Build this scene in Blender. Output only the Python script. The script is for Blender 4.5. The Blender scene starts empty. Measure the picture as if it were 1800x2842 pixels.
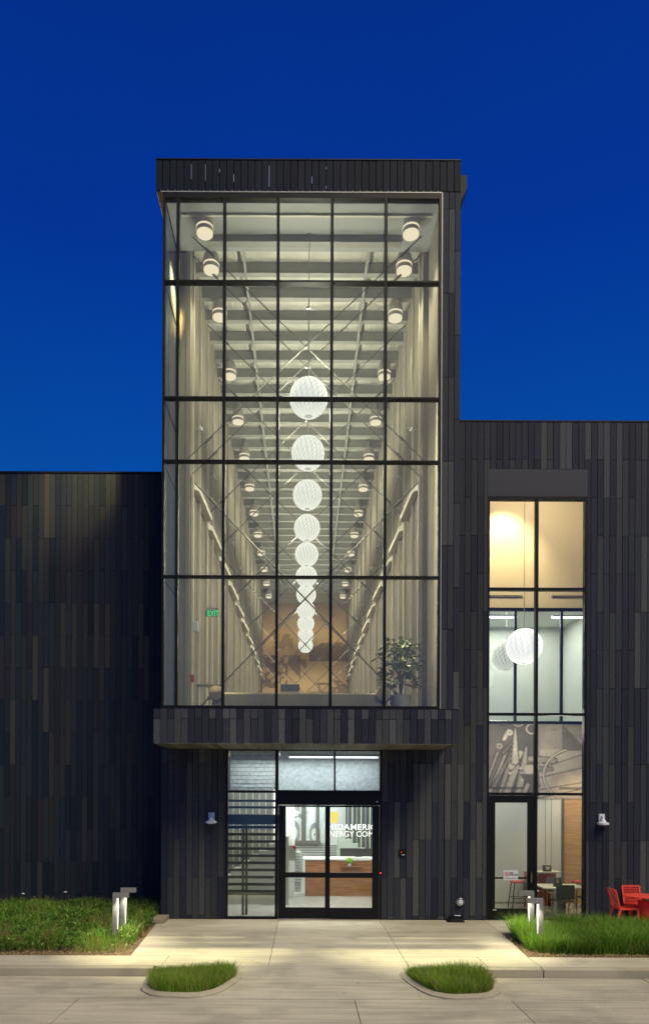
import bpy, bmesh, math, random
import numpy as np
from mathutils import Vector, Matrix
random.seed(7); rng = np.random.default_rng(7)
R = math.radians
sc = bpy.context.scene
C = sc.collection
EYE = 2.94
# ---------------------------------------------------------------- camera
cd = bpy.data.cameras.new('camera'); cam = bpy.data.objects.new('camera', cd); C.objects.link(cam)
cam.location = (0, -17.94, EYE); cam.rotation_euler = (R(90), -0.0042, 0)
cd.sensor_fit = 'HORIZONTAL'; cd.sensor_width = 36; cd.lens = 40
cd.shift_x = 55/1800; cd.shift_y = 804/1800; cd.clip_end = 2000
sc.camera = cam
# ---------------------------------------------------------------- world
w = bpy.data.worlds.new('World'); sc.world = w; w.use_nodes = True
nt = w.node_tree; nt.nodes.clear()
tc = nt.nodes.new('ShaderNodeTexCoord'); sp = nt.nodes.new('ShaderNodeSeparateXYZ')
rp = nt.nodes.new('ShaderNodeValToRGB'); bg = nt.nodes.new('ShaderNodeBackground'); wo = nt.nodes.new('ShaderNodeOutputWorld')
nt.links.new(tc.outputs['Generated'], sp.inputs[0]); nt.links.new(sp.outputs['Z'], rp.inputs[0])
cn = nt.nodes.new('ShaderNodeTexNoise'); cn.inputs['Scale'].default_value = 1.6; cn.inputs['Detail'].default_value = 3
cmr = nt.nodes.new('ShaderNodeMapRange'); cmr.inputs['From Min'].default_value = .3; cmr.inputs['From Max'].default_value = .7; cmr.inputs['To Min'].default_value = .99; cmr.inputs['To Max'].default_value = 1.17
cvm = nt.nodes.new('ShaderNodeVectorMath'); cvm.operation = 'SCALE'
nt.links.new(tc.outputs['Generated'], cn.inputs['Vector']); nt.links.new(cn.outputs[0], cmr.inputs[0]); nt.links.new(rp.outputs[0], cvm.inputs[0]); nt.links.new(cmr.outputs[0], cvm.inputs['Scale'])
nt.links.new(cvm.outputs[0], bg.inputs[0]); nt.links.new(bg.outputs[0], wo.inputs[0])
el = rp.color_ramp.elements
el[0].position = 0.0; el[0].color = (.006, .105, .42, 1)
el[1].position = 1.0; el[1].color = (.001, .018, .18, 1)
e = el.new(.42); e.color = (.0015, .060, .325, 1)
e = el.new(.60); e.color = (.001, .032, .275, 1)
e = el.new(.78); e.color = (.001, .026, .225, 1)
bg.inputs[1].default_value = 1.0
# ---------------------------------------------------------------- soft evening light over the car park
sl = bpy.data.lights.new('sun', 'SUN'); so = bpy.data.objects.new('sun', sl); C.objects.link(so)
sl.energy = 2.9; sl.angle = R(28); sl.color = (1, .88, .60)
so.rotation_euler = Vector((-.42, .60, -1.0)).to_track_quat('-Z', 'Y').to_euler()
vs = sc.view_settings
vs.view_transform = 'Standard'; vs.look = 'None'; vs.exposure = 0; vs.gamma = 1; vs.use_curve_mapping = False
cy = sc.cycles
cy.use_denoising = True; cy.max_bounces = 7; cy.transparent_max_bounces = 24; cy.diffuse_bounces = 3
cy.sample_clamp_indirect = 4; cy.caustics_reflective = False; cy.caustics_refractive = False
# ================================================================ materials
def mat(name, col, rough=.6, metal=0, noise=None, bump=0, scale=6, spec=.5, emit=None, objcol=False, stretch=(1,1,1), alpha=None):
    m = bpy.data.materials.new(name); m.use_nodes = True
    n = m.node_tree.nodes; L = m.node_tree.links; b = n['Principled BSDF']
    b.inputs['Base Color'].default_value = (*col, 1); b.inputs['Roughness'].default_value = rough
    b.inputs['Metallic'].default_value = metal; b.inputs['Specular IOR Level'].default_value = spec
    if emit:
        b.inputs['Emission Color'].default_value = (*emit[:3], 1); b.inputs['Emission Strength'].default_value = emit[3]
    src = None
    if objcol:
        oi = n.new('ShaderNodeObjectInfo'); src = oi.outputs['Color']
    if noise or bump:
        t = n.new('ShaderNodeTexCoord'); mp = n.new('ShaderNodeMapping'); mp.inputs['Scale'].default_value = stretch
        geo = n.new('ShaderNodeNewGeometry')
        L.new(geo.outputs['Position'], mp.inputs[0])
        no = n.new('ShaderNodeTexNoise'); no.inputs['Scale'].default_value = scale; no.inputs['Detail'].default_value = 6
        L.new(mp.outputs[0], no.inputs['Vector'])
        if noise:
            mr = n.new('ShaderNodeMapRange'); mr.inputs['From Min'].default_value = .3; mr.inputs['From Max'].default_value = .7
            mr.inputs['To Min'].default_value = 1-noise; mr.inputs['To Max'].default_value = 1+noise
            L.new(no.outputs[0], mr.inputs[0])
            vm = n.new('ShaderNodeVectorMath'); vm.operation = 'SCALE'
            if src: L.new(src, vm.inputs[0])
            else: vm.inputs[0].default_value = col
            L.new(mr.outputs[0], vm.inputs['Scale']); src = vm.outputs[0]
        if bump:
            bp = n.new('ShaderNodeBump'); bp.inputs['Strength'].default_value = bump; bp.inputs['Distance'].default_value = .01
            L.new(no.outputs[0], bp.inputs['Height']); L.new(bp.outputs[0], b.inputs['Normal'])
    if src: L.new(src, b.inputs['Base Color'])
    return m
def glass(name, tint, refl=.07, rough=.015, haze=0.0, hazecol=(.5,.55,.55)):
    m = bpy.data.materials.new(name); m.use_nodes = True; n = m.node_tree.nodes; L = m.node_tree.links; n.clear()
    o = n.new('ShaderNodeOutputMaterial'); tr = n.new('ShaderNodeBsdfTransparent'); gl = n.new('ShaderNodeBsdfGlossy')
    tr.inputs[0].default_value = (*tint, 1); gl.inputs['Roughness'].default_value = rough
    ge = n.new('ShaderNodeNewGeometry'); dt = n.new('ShaderNodeVectorMath'); dt.operation = 'DOT_PRODUCT'
    L.new(ge.outputs['Incoming'], dt.inputs[0]); L.new(ge.outputs['Normal'], dt.inputs[1])
    ab = n.new('ShaderNodeMath'); ab.operation = 'ABSOLUTE'; L.new(dt.outputs['Value'], ab.inputs[0])
    iv = n.new('ShaderNodeMath'); iv.operation = 'SUBTRACT'; iv.inputs[0].default_value = 1; L.new(ab.outputs[0], iv.inputs[1])
    pw = n.new('ShaderNodeMath'); pw.operation = 'POWER'; pw.inputs[1].default_value = 5; L.new(iv.outputs[0], pw.inputs[0])
    ad = n.new('ShaderNodeMath'); ad.operation = 'MULTIPLY_ADD'; ad.use_clamp = True; ad.inputs[1].default_value = 1-refl; ad.inputs[2].default_value = refl
    L.new(pw.outputs[0], ad.inputs[0])
    mx = n.new('ShaderNodeMixShader'); L.new(ad.outputs[0], mx.inputs[0]); L.new(tr.outputs[0], mx.inputs[1]); L.new(gl.outputs[0], mx.inputs[2])
    out = mx.outputs[0]
    if haze:
        df = n.new('ShaderNodeBsdfDiffuse'); df.inputs[0].default_value = (*hazecol, 1); m2 = n.new('ShaderNodeMixShader'); m2.inputs[0].default_value = haze
        L.new(out, m2.inputs[1]); L.new(df.outputs[0], m2.inputs[2]); out = m2.outputs[0]
    L.new(out, o.inputs[0]); return m
def emis(name, col, st):
    m = bpy.data.materials.new(name); m.use_nodes = True; n = m.node_tree.nodes; n.clear()
    o = n.new('ShaderNodeOutputMaterial'); e = n.new('ShaderNodeEmission'); e.inputs[0].default_value = (*col, 1); e.inputs[1].default_value = st
    m.node_tree.links.new(e.outputs[0], o.inputs[0]); return m
def vcol(name, rough=.7, emit=0):
    m = bpy.data.materials.new(name); m.use_nodes = True; n = m.node_tree.nodes; b = n['Principled BSDF']
    a = n.new('ShaderNodeVertexColor'); a.layer_name = 'Col'; m.node_tree.links.new(a.outputs[0], b.inputs['Base Color'])
    b.inputs['Roughness'].default_value = rough; return m
M = {}
M['plank'] = mat('fibre cement', (.06,.06,.065), .62, objcol=True, noise=.2, bump=.3, scale=34, stretch=(1,1,.35), spec=.14)
M['joint'] = mat('dark backing', (.008,.008,.01), .9)
M['shell'] = mat('dark wall shell', (.05,.05,.055), .8, noise=.1)
M['black'] = mat('black aluminium', (.006,.0065,.007), .45, metal=0, spec=.25)
M['darkpanel'] = mat('painted metal panel', (.018,.019,.030), .5, noise=.12, scale=2)
M['soffit'] = mat('soffit board', (.20,.19,.16), .8, objcol=True, noise=.12)
M['trim'] = mat('pale metal trim', (.45,.44,.38), .4, metal=.4)
M['beige'] = mat('hall plaster', (.30,.275,.205), .85, noise=.05, scale=1.2)
M['brownwall'] = mat('hall lower lining', (.20,.17,.115), .8, noise=.04, scale=5, stretch=(.2,6,.05))
M['column'] = mat('white column paint', (.60,.58,.47), .6)
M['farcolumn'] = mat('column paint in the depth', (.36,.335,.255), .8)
M['deck'] = mat('ribbed ceiling deck', (.62,.62,.54), .6, noise=.05, scale=3)
M['beam'] = mat('grey beam paint', (.29,.295,.26), .6, noise=.05)
M['rod'] = mat('steel rod', (.16,.155,.13), .4, metal=.3)
M['baysoffit'] = mat('bay ceiling plaster', (.34,.36,.34), .8)
M['hallfloor'] = mat('hall carpet', (.22,.19,.14), .9, noise=.15, scale=20)
M['ledge'] = mat('white ledge', (.80,.78,.68), .6, noise=.06, scale=4)
M['white'] = mat('white paint', (.76,.77,.74), .6)
M['plasticwhite'] = mat('white plastic', (.70,.71,.74), .4)
M['offwhite'] = mat('cool white wall', (.60,.62,.57), .8, noise=.03, scale=1)
M['warmwall'] = mat('warm cream wall', (.68,.60,.46), .85, noise=.02, scale=1)
M['officefloor'] = mat('office floor', (.3,.3,.28), .5)
M['wood'] = mat('walnut veneer', (.27,.115,.045), .45, noise=.35, bump=.1, scale=3, stretch=(1.2,1,14))
M['oak'] = mat('wavy oak lining', (.50,.32,.15), .55, noise=.22, bump=.6, scale=2.2, stretch=(1,1,16))
M['lobbyfloor'] = mat('polished concrete floor', (.34,.34,.31), .22, noise=.15, scale=4)
M['stair'] = mat('stair cladding', (.36,.35,.29), .8)
M['darkslat'] = mat('dark green grey slat', (.035,.045,.04), .5)
M['slatwall'] = mat('grey slatted lining', (.09,.10,.088), .7)
M['bulk'] = mat('speckled grey bulkhead', (.55,.60,.64), .85, noise=.25, scale=12)
M['red'] = mat('red plastic', (.88,.085,.05), .4)
M['redmetal'] = mat('red lacquer', (.45,.05,.055), .5)
M['blackplastic'] = mat('black plastic', (.03,.033,.028), .5)
M['chrome'] = mat('brushed steel', (.5,.5,.47), .3, metal=1)
M['boll'] = mat('grey powder coat', (.24,.235,.22), .45, metal=.2, noise=.08)
M['led'] = emis('led strip', (1,.93,.78), 1.7)  # glow put on the bollard fin in place of light falling there
M['tube'] = emis('linear lamp', (.95,.98,1), 5)
M['lamp'] = emis('warm lamp disc', (1,.84,.62), 1.25)
M['exit'] = emis('green exit letters', (.05,.9,.30), 1.1)
M['redled'] = emis('red led', (1,.03,.03), 4)
M['acrylic'] = mat('ribbed acrylic shade', (.36,.35,.29), .6, emit=(1,.85,.62,.05))
M['shell_globe'] = mat('woven globe shade', (.80,.80,.78), .55, emit=(1,.985,.95,.95))
M['core_globe'] = emis('globe inner core', (1,.97,.90), .72)
M['shell_dim'] = mat('dim woven globe shade', (.62,.62,.50), .55, emit=(1,.98,.88,.62))
M['core_dim'] = emis('dim globe core', (.9,.9,.75), .34)
M['glass'] = glass('window glass', (.90,.93,.885), .060, haze=.05, hazecol=(.60,.56,.42))
M['glassclear'] = glass('door glass', (.95,.97,.96), .045)
M['glassside'] = glass('return glass', (.80,.88,.92), .16, haze=.10, hazecol=(.25,.35,.45))
M['frost'] = glass('lightly frosted glass', (.80,.83,.82), .06, haze=.22, hazecol=(.48,.5,.48))
M['couch'] = mat('tan upholstery', (.34,.28,.18), .9, noise=.1, scale=20)
M['planter'] = mat('cream planter', (.55,.52,.42), .6)
M['houseleaf'] = mat('house plant leaf', (.15,.19,.07), .6, noise=.3, scale=9)
M['stem'] = mat('plant stem', (.10,.07,.04), .8)
M['paper'] = mat('white sign print', (.72,.72,.70), .6)
M['ink'] = mat('black ink', (.02,.02,.02), .7)
M['inkred'] = mat('red ink', (.55,.03,.04), .7)
M['lettering'] = mat('white lettering', (.85,.86,.84), .5, emit=(1,1,1,.35))
M['moss'] = mat('green moss', (.16,.34,.02), .9, noise=.4, scale=40, bump=.6)
M['soil'] = mat('bark mulch', (.13,.085,.05), .95, noise=.55, scale=28, bump=1.0)
M['block'] = mat('cast concrete', (.30,.25,.18), .85, noise=.15, scale=14, bump=.3)
M['mural'] = vcol('printed mural')
M['dry'] = mat('dry grass blade', (.42,.30,.12), .8, noise=.3, scale=20)

def concrete(name, base, streak=.12):
    m = bpy.data.materials.new(name); m.use_nodes = True; n = m.node_tree.nodes; L = m.node_tree.links; b = n['Principled BSDF']
    g = n.new('ShaderNodeNewGeometry')
    def nz(scale, st, det=6):
        mp = n.new('ShaderNodeMapping'); mp.inputs['Scale'].default_value = st; L.new(g.outputs['Position'], mp.inputs[0])
        x = n.new('ShaderNodeTexNoise'); x.inputs['Scale'].default_value = scale; x.inputs['Detail'].default_value = det; L.new(mp.outputs[0], x.inputs['Vector']); return x.outputs[0]
    big = nz(.55, (1,1.6,1), 4); st = nz(2.2, (.35,5,1), 5); fine = nz(60, (1,1,1), 3)
    def add(a, bb, k):
        mm = n.new('ShaderNodeMath'); mm.operation = 'MULTIPLY_ADD'; mm.inputs[1].default_value = k
        L.new(a, mm.inputs[0]); 
        if bb is None: mm.inputs[2].default_value = 1 - k*.5
        else: L.new(bb, mm.inputs[2])
        return mm.outputs[0]
    v = add(big, None, .75)
    s2 = n.new('ShaderNodeMath'); s2.operation = 'SUBTRACT'; s2.inputs[1].default_value = .5; L.new(st, s2.inputs[0]); v = add(s2.outputs[0], v, streak*6)
    s3 = n.new('ShaderNodeMath'); s3.operation = 'SUBTRACT'; s3.inputs[1].default_value = .5; L.new(fine, s3.inputs[0]); v = add(s3.outputs[0], v, .5)
    oi = n.new('ShaderNodeObjectInfo')
    s4 = n.new('ShaderNodeMath'); s4.operation = 'SUBTRACT'; s4.inputs[1].default_value = .5; L.new(oi.outputs['Random'], s4.inputs[0]); v = add(s4.outputs[0], v, .10)
    stn = nz(1.1, (1,1,1), 8); sr_ = n.new('ShaderNodeMapRange'); sr_.inputs['From Min'].default_value = .54; sr_.inputs['From Max'].default_value = .66; sr_.inputs['To Min'].default_value = 1.0; sr_.inputs['To Max'].default_value = .80
    L.new(stn, sr_.inputs[0]); sp_ = nz(7, (1,1,1), 3); sq_ = n.new('ShaderNodeMapRange'); sq_.inputs['From Min'].default_value = .68; sq_.inputs['From Max'].default_value = .73; sq_.inputs['To Min'].default_value = 1.0; sq_.inputs['To Max'].default_value = .72
    L.new(sp_, sq_.inputs[0])
    for q_ in (sr_, sq_):
        mu = n.new('ShaderNodeMath'); mu.operation = 'MULTIPLY'; L.new(v, mu.inputs[0]); L.new(q_.outputs[0], mu.inputs[1]); v = mu.outputs[0]
    vm = n.new('ShaderNodeVectorMath'); vm.operation = 'SCALE'; vm.inputs[0].default_value = base; L.new(v, vm.inputs['Scale'])
    L.new(vm.outputs[0], b.inputs['Base Color']); b.inputs['Roughness'].default_value = .75; b.inputs['Specular IOR Level'].default_value = .3
    bp = n.new('ShaderNodeBump'); bp.inputs['Strength'].default_value = .25; bp.inputs['Distance'].default_value = .004
    L.new(fine, bp.inputs['Height']); L.new(bp.outputs[0], b.inputs['Normal'])
    return m
M['conc'] = concrete('broomed concrete', (.46,.42,.32))
M['road'] = concrete('driveway concrete', (.42,.385,.30), .15)
M['kerb'] = concrete('kerb concrete', (.42,.38,.28), .05)
M['asphalt'] = concrete('far paving', (.22,.21,.18))
def leafmat(name, c1, c2, trans=.35):
    m = bpy.data.materials.new(name); m.use_nodes = True; n = m.node_tree.nodes; L = m.node_tree.links; b = n['Principled BSDF']
    a = n.new('ShaderNodeVertexColor'); a.layer_name = 'Col'; L.new(a.outputs[0], b.inputs['Base Color'])
    b.inputs['Roughness'].default_value = .55; b.inputs['Specular IOR Level'].default_value = .3
    t = n.new('ShaderNodeBsdfTranslucent'); L.new(a.outputs[0], t.inputs[0]); mx = n.new('ShaderNodeMixShader'); mx.inputs[0].default_value = trans
    o = n['Material Output']; L.new(b.outputs[0], mx.inputs[1]); L.new(t.outputs[0], mx.inputs[2]); L.new(mx.outputs[0], o.inputs[0]); return m
M['leaf'] = leafmat('grass and leaf', None, None)

# ================================================================ helpers
class MB:
    def __init__(s): s.v = []; s.f = []; s.mi = []
    def add(s, vs, fs, mi=0):
        o = len(s.v); s.v += [tuple(x) for x in vs]; s.f += [tuple(i+o for i in f) for f in fs]; s.mi += [mi]*len(fs); return s
    def box(s, x0, x1, y0, y1, z0, z1, mi=0):
        return s.add([(x0,y0,z0),(x1,y0,z0),(x1,y1,z0),(x0,y1,z0),(x0,y0,z1),(x1,y0,z1),(x1,y1,z1),(x0,y1,z1)],
              [(0,3,2,1),(4,5,6,7),(0,1,5,4),(1,2,6,5),(2,3,7,6),(3,0,4,7)], mi)
    def bar(s, a, b, w, h=None, mi=0):
        a = Vector(a); b = Vector(b); d = (b-a).normalized(); h = h or w
        u = d.cross(Vector((0,0,1))); u = Vector((1,0,0)) if u.length < 1e-3 else u.normalized(); v = u.cross(d)
        vs = [p + u*sx*w/2 + v*sy*h/2 for p in (a,b) for sx,sy in ((-1,-1),(1,-1),(1,1),(-1,1))]
        return s.add(vs, [(0,3,2,1),(4,5,6,7),(0,1,5,4),(1,2,6,5),(2,3,7,6),(3,0,4,7)], mi)
    def lathe(s, cx, cy, prof, n=24, mi=0, axis='z', cap=True):
        vs = []; fs = []
        for r, z in prof:
            for i in range(n):
                t = 2*math.pi*i/n
                p = (r*math.cos(t), r*math.sin(t), z)
                vs.append((cx+p[0], cy+p[1], p[2]) if axis == 'z' else (cx+p[0], p[2], cy+p[1]))
        for k in range(len(prof)-1):
            for i in range(n): fs.append((k*n+i, k*n+(i+1)%n, (k+1)*n+(i+1)%n, (k+1)*n+i))
        if cap: fs.append(tuple(range(n))[::-1]); fs.append(tuple((len(prof)-1)*n+i for i in range(n)))
        return s.add(vs, fs, mi)
    def tube(s, pts, r, n=8, mi=0):
        pts = [Vector(p) for p in pts]; vs = []; fs = []
        for k, p in enumerate(pts):
            d = (pts[min(k+1,len(pts)-1)] - pts[max(k-1,0)]).normalized()
            u = d.cross(Vector((0,0,1))); u = Vector((1,0,0)) if u.length < 1e-3 else u.normalized(); v = d.cross(u)
            rr = r[k] if isinstance(r, (list,tuple)) else r
            for i in range(n):
                t = 2*math.pi*i/n; vs.append(p + u*math.cos(t)*rr + v*math.sin(t)*rr)
        for k in range(len(pts)-1):
            for i in range(n): fs.append((k*n+i, k*n+(i+1)%n, (k+1)*n+(i+1)%n, (k+1)*n+i))
        fs.append(tuple(range(n))[::-1]); fs.append(tuple((len(pts)-1)*n+i for i in range(n)))
        return s.add(vs, fs, mi)
    def prism(s, poly, z0, z1, mi=0):
        n = len(poly); vs = [(x,y,z0) for x,y in poly] + [(x,y,z1) for x,y in poly]
        fs = [tuple(range(n))[::-1], tuple(range(n, 2*n))] + [(i,(i+1)%n,(i+1)%n+n,i+n) for i in range(n)]
        return s.add(vs, fs, mi)
    def build(s, name, m, parent=None, smooth=False, bevel=0, loc=None):
        me = bpy.data.meshes.new(name); me.from_pydata(s.v, [], s.f); me.validate()
        for mm in (m if isinstance(m, (list,tuple)) else [m]): me.materials.append(mm)
        if len(me.materials) > 1:
            for p, i in zip(me.polygons, s.mi): p.material_index = i
        if True:
            b = bmesh.new(); b.from_mesh(me); bmesh.ops.recalc_face_normals(b, faces=b.faces)
            if bevel: bmesh.ops.bevel(b, geom=b.edges[:], offset=bevel, segments=2, affect='EDGES', profile=.6)
            b.to_mesh(me); b.free()
        if smooth:
            for p in me.polygons: p.use_smooth = True
            me.set_sharp_from_angle(angle=R(40))
        return link(name, me, parent, loc)
def link(name, me, parent=None, loc=None):
    o = bpy.data.objects.new(name, me); C.objects.link(o)
    if parent: o.parent = parent
    if loc: o.location = loc
    return o
def tag(o, label=None, cat=None, group=None, kind=None):
    if label: o['label'] = label
    if cat: o['category'] = cat
    if group: o['group'] = group
    if kind: o['kind'] = kind
    return o
def thing(name, label, cat, loc=(0,0,0), rz=0, group=None):
    o = bpy.data.objects.new(name, None); C.objects.link(o); o.location = loc; o.rotation_euler.z = rz
    o.empty_display_size = .2
    return tag(o, label, cat, group)
def kids(o): return [c for c in bpy.data.objects if c.parent == o]
def copytree(o, parent=None):
    c = o.copy(); C.objects.link(c); c.parent = parent
    for k in kids(o): copytree(k, c)
    return c
def rects_minus(R0, holes):
    out = [R0]
    for h in holes:
        nx = []
        for r in out:
            x0,x1,z0,z1 = r; a,b,c,d = h
            if a >= x1 or b <= x0 or c >= z1 or d <= z0: nx.append(r); continue
            if a > x0: nx.append((x0,a,z0,z1))
            if b < x1: nx.append((b,x1,z0,z1))
            xa, xb = max(a,x0), min(b,x1)
            if c > z0: nx.append((xa,xb,z0,c))
            if d < z1: nx.append((xa,xb,d,z1))
        out = nx
    return [r for r in out if r[1]-r[0] > .02 and r[3]-r[2] > .02]
UNIT = MB().box(0,1,0,1,0,1).build('plank', M['plank']); UM = UNIT.data; bpy.data.objects.remove(UNIT)
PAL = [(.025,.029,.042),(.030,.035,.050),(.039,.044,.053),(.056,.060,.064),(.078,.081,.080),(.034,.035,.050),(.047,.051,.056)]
PALL = [(.014,.021,.032),(.019,.026,.038),(.025,.032,.041),(.035,.037,.041),(.050,.050,.048),(.026,.026,.036),(.029,.034,.040)]  # left wing cladding, shade of the wing put into the plank colours
def planks(parent, x0, x1, z0, z1, yf, pitch, row, zref, holes=(), depth=.025, name='plank', stuff=False, pal=PAL, wts=(3,3,4,3,2,3,3), gap=.012):
    n = max(1, round((x1-x0)/pitch)); p = (x1-x0)/n; prev = None; mb = MB(); cnt = 0
    for i in range(n):
        ph = random.choice([0,1]) if random.random() < .25 else i % 2
        z = zref + row*ph - 2*row*30
        while z < z1:
            a, b = max(z, z0), min(z+2*row, z1)
            if b > a + .03:
                c = random.choices(pal, wts)[0]; k = random.uniform(.9, 1.12); off = random.uniform(-.002, .003)
                for (xa,xb,za,zb) in rects_minus((x0+i*p+gap/2, x0+(i+1)*p-gap/2, a+gap/2, b-gap/2), holes):
                    if stuff: mb.box(xa,xb,yf-off,yf+depth,za,zb); cnt += 1; continue
                    o = link(name, UM, parent); o.location = (xa, yf+off, za); o.scale = (xb-xa, depth, zb-za)
                    o.color = (c[0]*k, c[1]*k, c[2]*k, 1); cnt += 1
            z += 2*row
    if stuff and mb.f:
        o = mb.build('plank', M['plank'], parent); o.color = (.058,.058,.064,1); o['kind'] = 'stuff'
    return cnt
def wallbox(parent, name, m, R0, holes, y0, y1):
    mb = MB()
    for (a,b,c,d) in rects_minus(R0, holes): mb.box(a,b,y0,y1,c,d)
    return mb.build(name, m, parent)
def light(kind, loc, energy, col, size=.1, target=None, spot=None, blend=.6, sx=None, sy=None, parent=None):
    disk = kind == 'DISK'; kind = 'AREA' if disk else kind
    l = bpy.data.lights.new('lamp_light', kind); l.energy = energy; l.color = col
    if disk: l.shape = 'DISK'; l.size = size
    elif kind == 'AREA': l.shape = 'RECTANGLE'; l.size = sx; l.size_y = sy
    else: l.shadow_soft_size = size
    if kind == 'SPOT': l.spot_size = spot; l.spot_blend = blend
    o = bpy.data.objects.new('lamp_light', l); C.objects.link(o); o.location = loc
    if target is not None: o.rotation_euler = (Vector(target)-Vector(loc)).to_track_quat('-Z','Y').to_euler()
    if parent: o.parent = parent
    return o
def paint(name, parent, x0, x1, z0, z1, y, fn, nx, nz, thick=.01):
    """flat printed picture: colours on a fine grid, on a thin board"""
    xs = np.linspace(x0,x1,nx+1); zs = np.linspace(z0,z1,nz+1)
    X, Z = np.meshgrid(xs, zs); v = np.stack([X, np.full_like(X, y), Z], -1).reshape(-1,3)
    i = np.arange(nz)[:,None]*(nx+1) + np.arange(nx)[None]; f = np.stack([i, i+1, i+nx+2, i+nx+1], -1).reshape(-1,4)
    me = bpy.data.meshes.new(name); me.from_pydata(v.tolist(), [], f.tolist())
    u = (X-x0)/(x1-x0); vv = (Z-z0)/(z1-z0); col = np.clip(fn(u, vv), 0, 1)
    ca = me.color_attributes.new('Col', 'FLOAT_COLOR', 'POINT')
    ca.data.foreach_set('color', np.concatenate([col.reshape(-1,3), np.ones((col.shape[0]*col.shape[1],1))], 1).ravel().astype(np.float32))
    me.materials.append(M['mural']); o = link(name, me, parent)
    MB().box(x0,x1,y+.002,y+thick,z0,z1).build('mural_backing', M['joint'], o)
    return o
def vnoise(u, v, sx, sz, seed, octs=4):
    r = np.random.default_rng(seed); out = 0; a = 1; tot = 0
    for k in range(octs):
        gx, gz = int(sx*2**k)+2, int(sz*2**k)+2; g = r.random((gz+1, gx+1))
        x = np.clip(u,0,.9999)*(gx-1); z = np.clip(v,0,.9999)*(gz-1); xi = x.astype(int); zi = z.astype(int); fx = x-xi; fz = z-zi
        fx = fx*fx*(3-2*fx); fz = fz*fz*(3-2*fz)
        q = (g[zi,xi]*(1-fx)+g[zi,xi+1]*fx)*(1-fz)+(g[zi+1,xi]*(1-fx)+g[zi+1,xi+1]*fx)*fz
        out = out + a*q; tot += a; a *= .5
    return out/tot
def text_mesh(name, body, size, loc, m, parent=None, bold=0, ext=.003, rot=(R(90),0,0), sx=1, spacing=1, align='LEFT'):
    cu = bpy.data.curves.new(name, 'FONT'); cu.body = body; cu.size = size; cu.extrude = ext; cu.offset = bold; cu.space_character = spacing; cu.align_x = align
    t = bpy.data.objects.new('tmp', cu); C.objects.link(t); bpy.context.view_layer.update()
    me = bpy.data.meshes.new_from_object(t.evaluated_get(bpy.context.evaluated_depsgraph_get())); bpy.data.objects.remove(t)
    me.materials.append(m); o = link(name, me, parent, loc); o.rotation_euler = rot; o.scale = (sx,1,1); return o

# ================================================================ GROUND
BX0, BX1, BD0, BD1 = -3.30, 4.30, -4.27, -1.70
g = MB().box(-70,70,-60,-16,-.40,-.16).box(-70,70,-16,60,-.40,-.30).build('ground', M['asphalt']); tag(g, kind='structure')
rd = tag(thing('driveway','pale concrete driveway slabs in front of the entrance', 'driveway'), kind='structure'); del rd['category'], rd['label']
jx = [-30,-12.1,-7.8,-3.49,.79,3.22,7.5,11.8,30]
for a,b in zip(jx[:-1], jx[1:]):
    for c,d in ((-6.73,-6.731),(-11.5,-6.74),(-15.9,-11.51)):
        if d-c > .1: MB().box(a+.006,b-.006,c,d,-.28,-.14).build('slab', M['road'], rd)
for a,b in ((-30,-7.8),(-7.8,-2.60)): MB().box(a+.006,b-.006,-6.728,-5.31,-.28,-.14).build('slab', M['road'], rd)
for a,b in ((3.14,5.9),(5.91,11),(11,30)): MB().box(a+.006,b-.006,-6.728,-5.31,-.28,-.14).build('slab', M['road'], rd)
MB().box(-30,30,-15.9,-5.3,-.30,-.165).build('joint_filler', M['joint'], rd)
# entrance apron that ramps down between the two planted islands
def ramp(name, poly, m, par):
    z = lambda x,y: 0 if y > -5.1 else max(-.138, (y+5.1)/1.62*.138)
    n = len(poly); vs = [(x,y,z(x,y)) for x,y in poly] + [(x,y,-.29) for x,y in poly]
    fs = [tuple(range(n)), tuple(range(n,2*n))[::-1]] + [(i,(i+1)%n,(i+1)%n+n,i+n) for i in range(n)]
    return MB().add(vs, fs).build(name, m, par)
wk = tag(thing('walkway','x','x'), kind='structure'); del wk['category'], wk['label']
sl2 = lambda x0,x1,y0,y1: MB().box(x0+.005,x1-.005,y0+.005,y1-.005,-.14,0).build('slab', M['conc'], wk)
sl3 = lambda poly: MB().prism(poly, -.14, 0).build('slab', M['conc'], wk)
sl3([(-3.60,-.0),(-3.56,-.4),(-3.28,-4.265),(-.637,-4.265),(-.637,-.0)])
sl2(-.632,1.87,-4.27,0); sl2(1.87,4.44,-1.7,0); sl3([(1.875,-4.265),(4.235,-4.265),(4.435,-1.71),(1.875,-1.71)])
sl2(4.44,8.6,-1.7,0); sl2(8.6,16,-1.7,0); sl2(16,30,-1.7,0)
for a,b in ((-30,-16),(-16,-9.8),(-9.8,-6.2),(-6.2,-2.55),(-2.55,-.632),(-.632,1.87),(1.87,3.28),(3.28,4.24),(4.24,8.4),(8.4,14),(14,30)): sl2(a,b,-5.1,-4.27)
ramp('ramp_slab', [(-2.60,-5.105),(1.82,-5.105),(1.82,-6.725),(-2.60,-6.725)], M['road'], wk)
ramp('ramp_slab', [(1.825,-5.105),(3.15,-5.105),(3.15,-6.725),(1.825,-6.725)], M['road'], wk)
MB().box(-30,30,-5.2,0,-.30,-.06).build('joint_filler', M['joint'], wk)
kb = tag(thing('kerb','x','x'), kind='structure'); del kb['category'], kb['label']
for a,b in ((-30,-9.8),(-9.8,-6.2),(-6.2,-2.66),(3.18,4.2),(4.2,8.4),(8.4,14),(14,30)):
    MB().box(a+.006,b-.006,-5.30,-5.105,-.29,.002).build('kerb_stone', M['kerb'], kb, bevel=.018)
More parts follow.
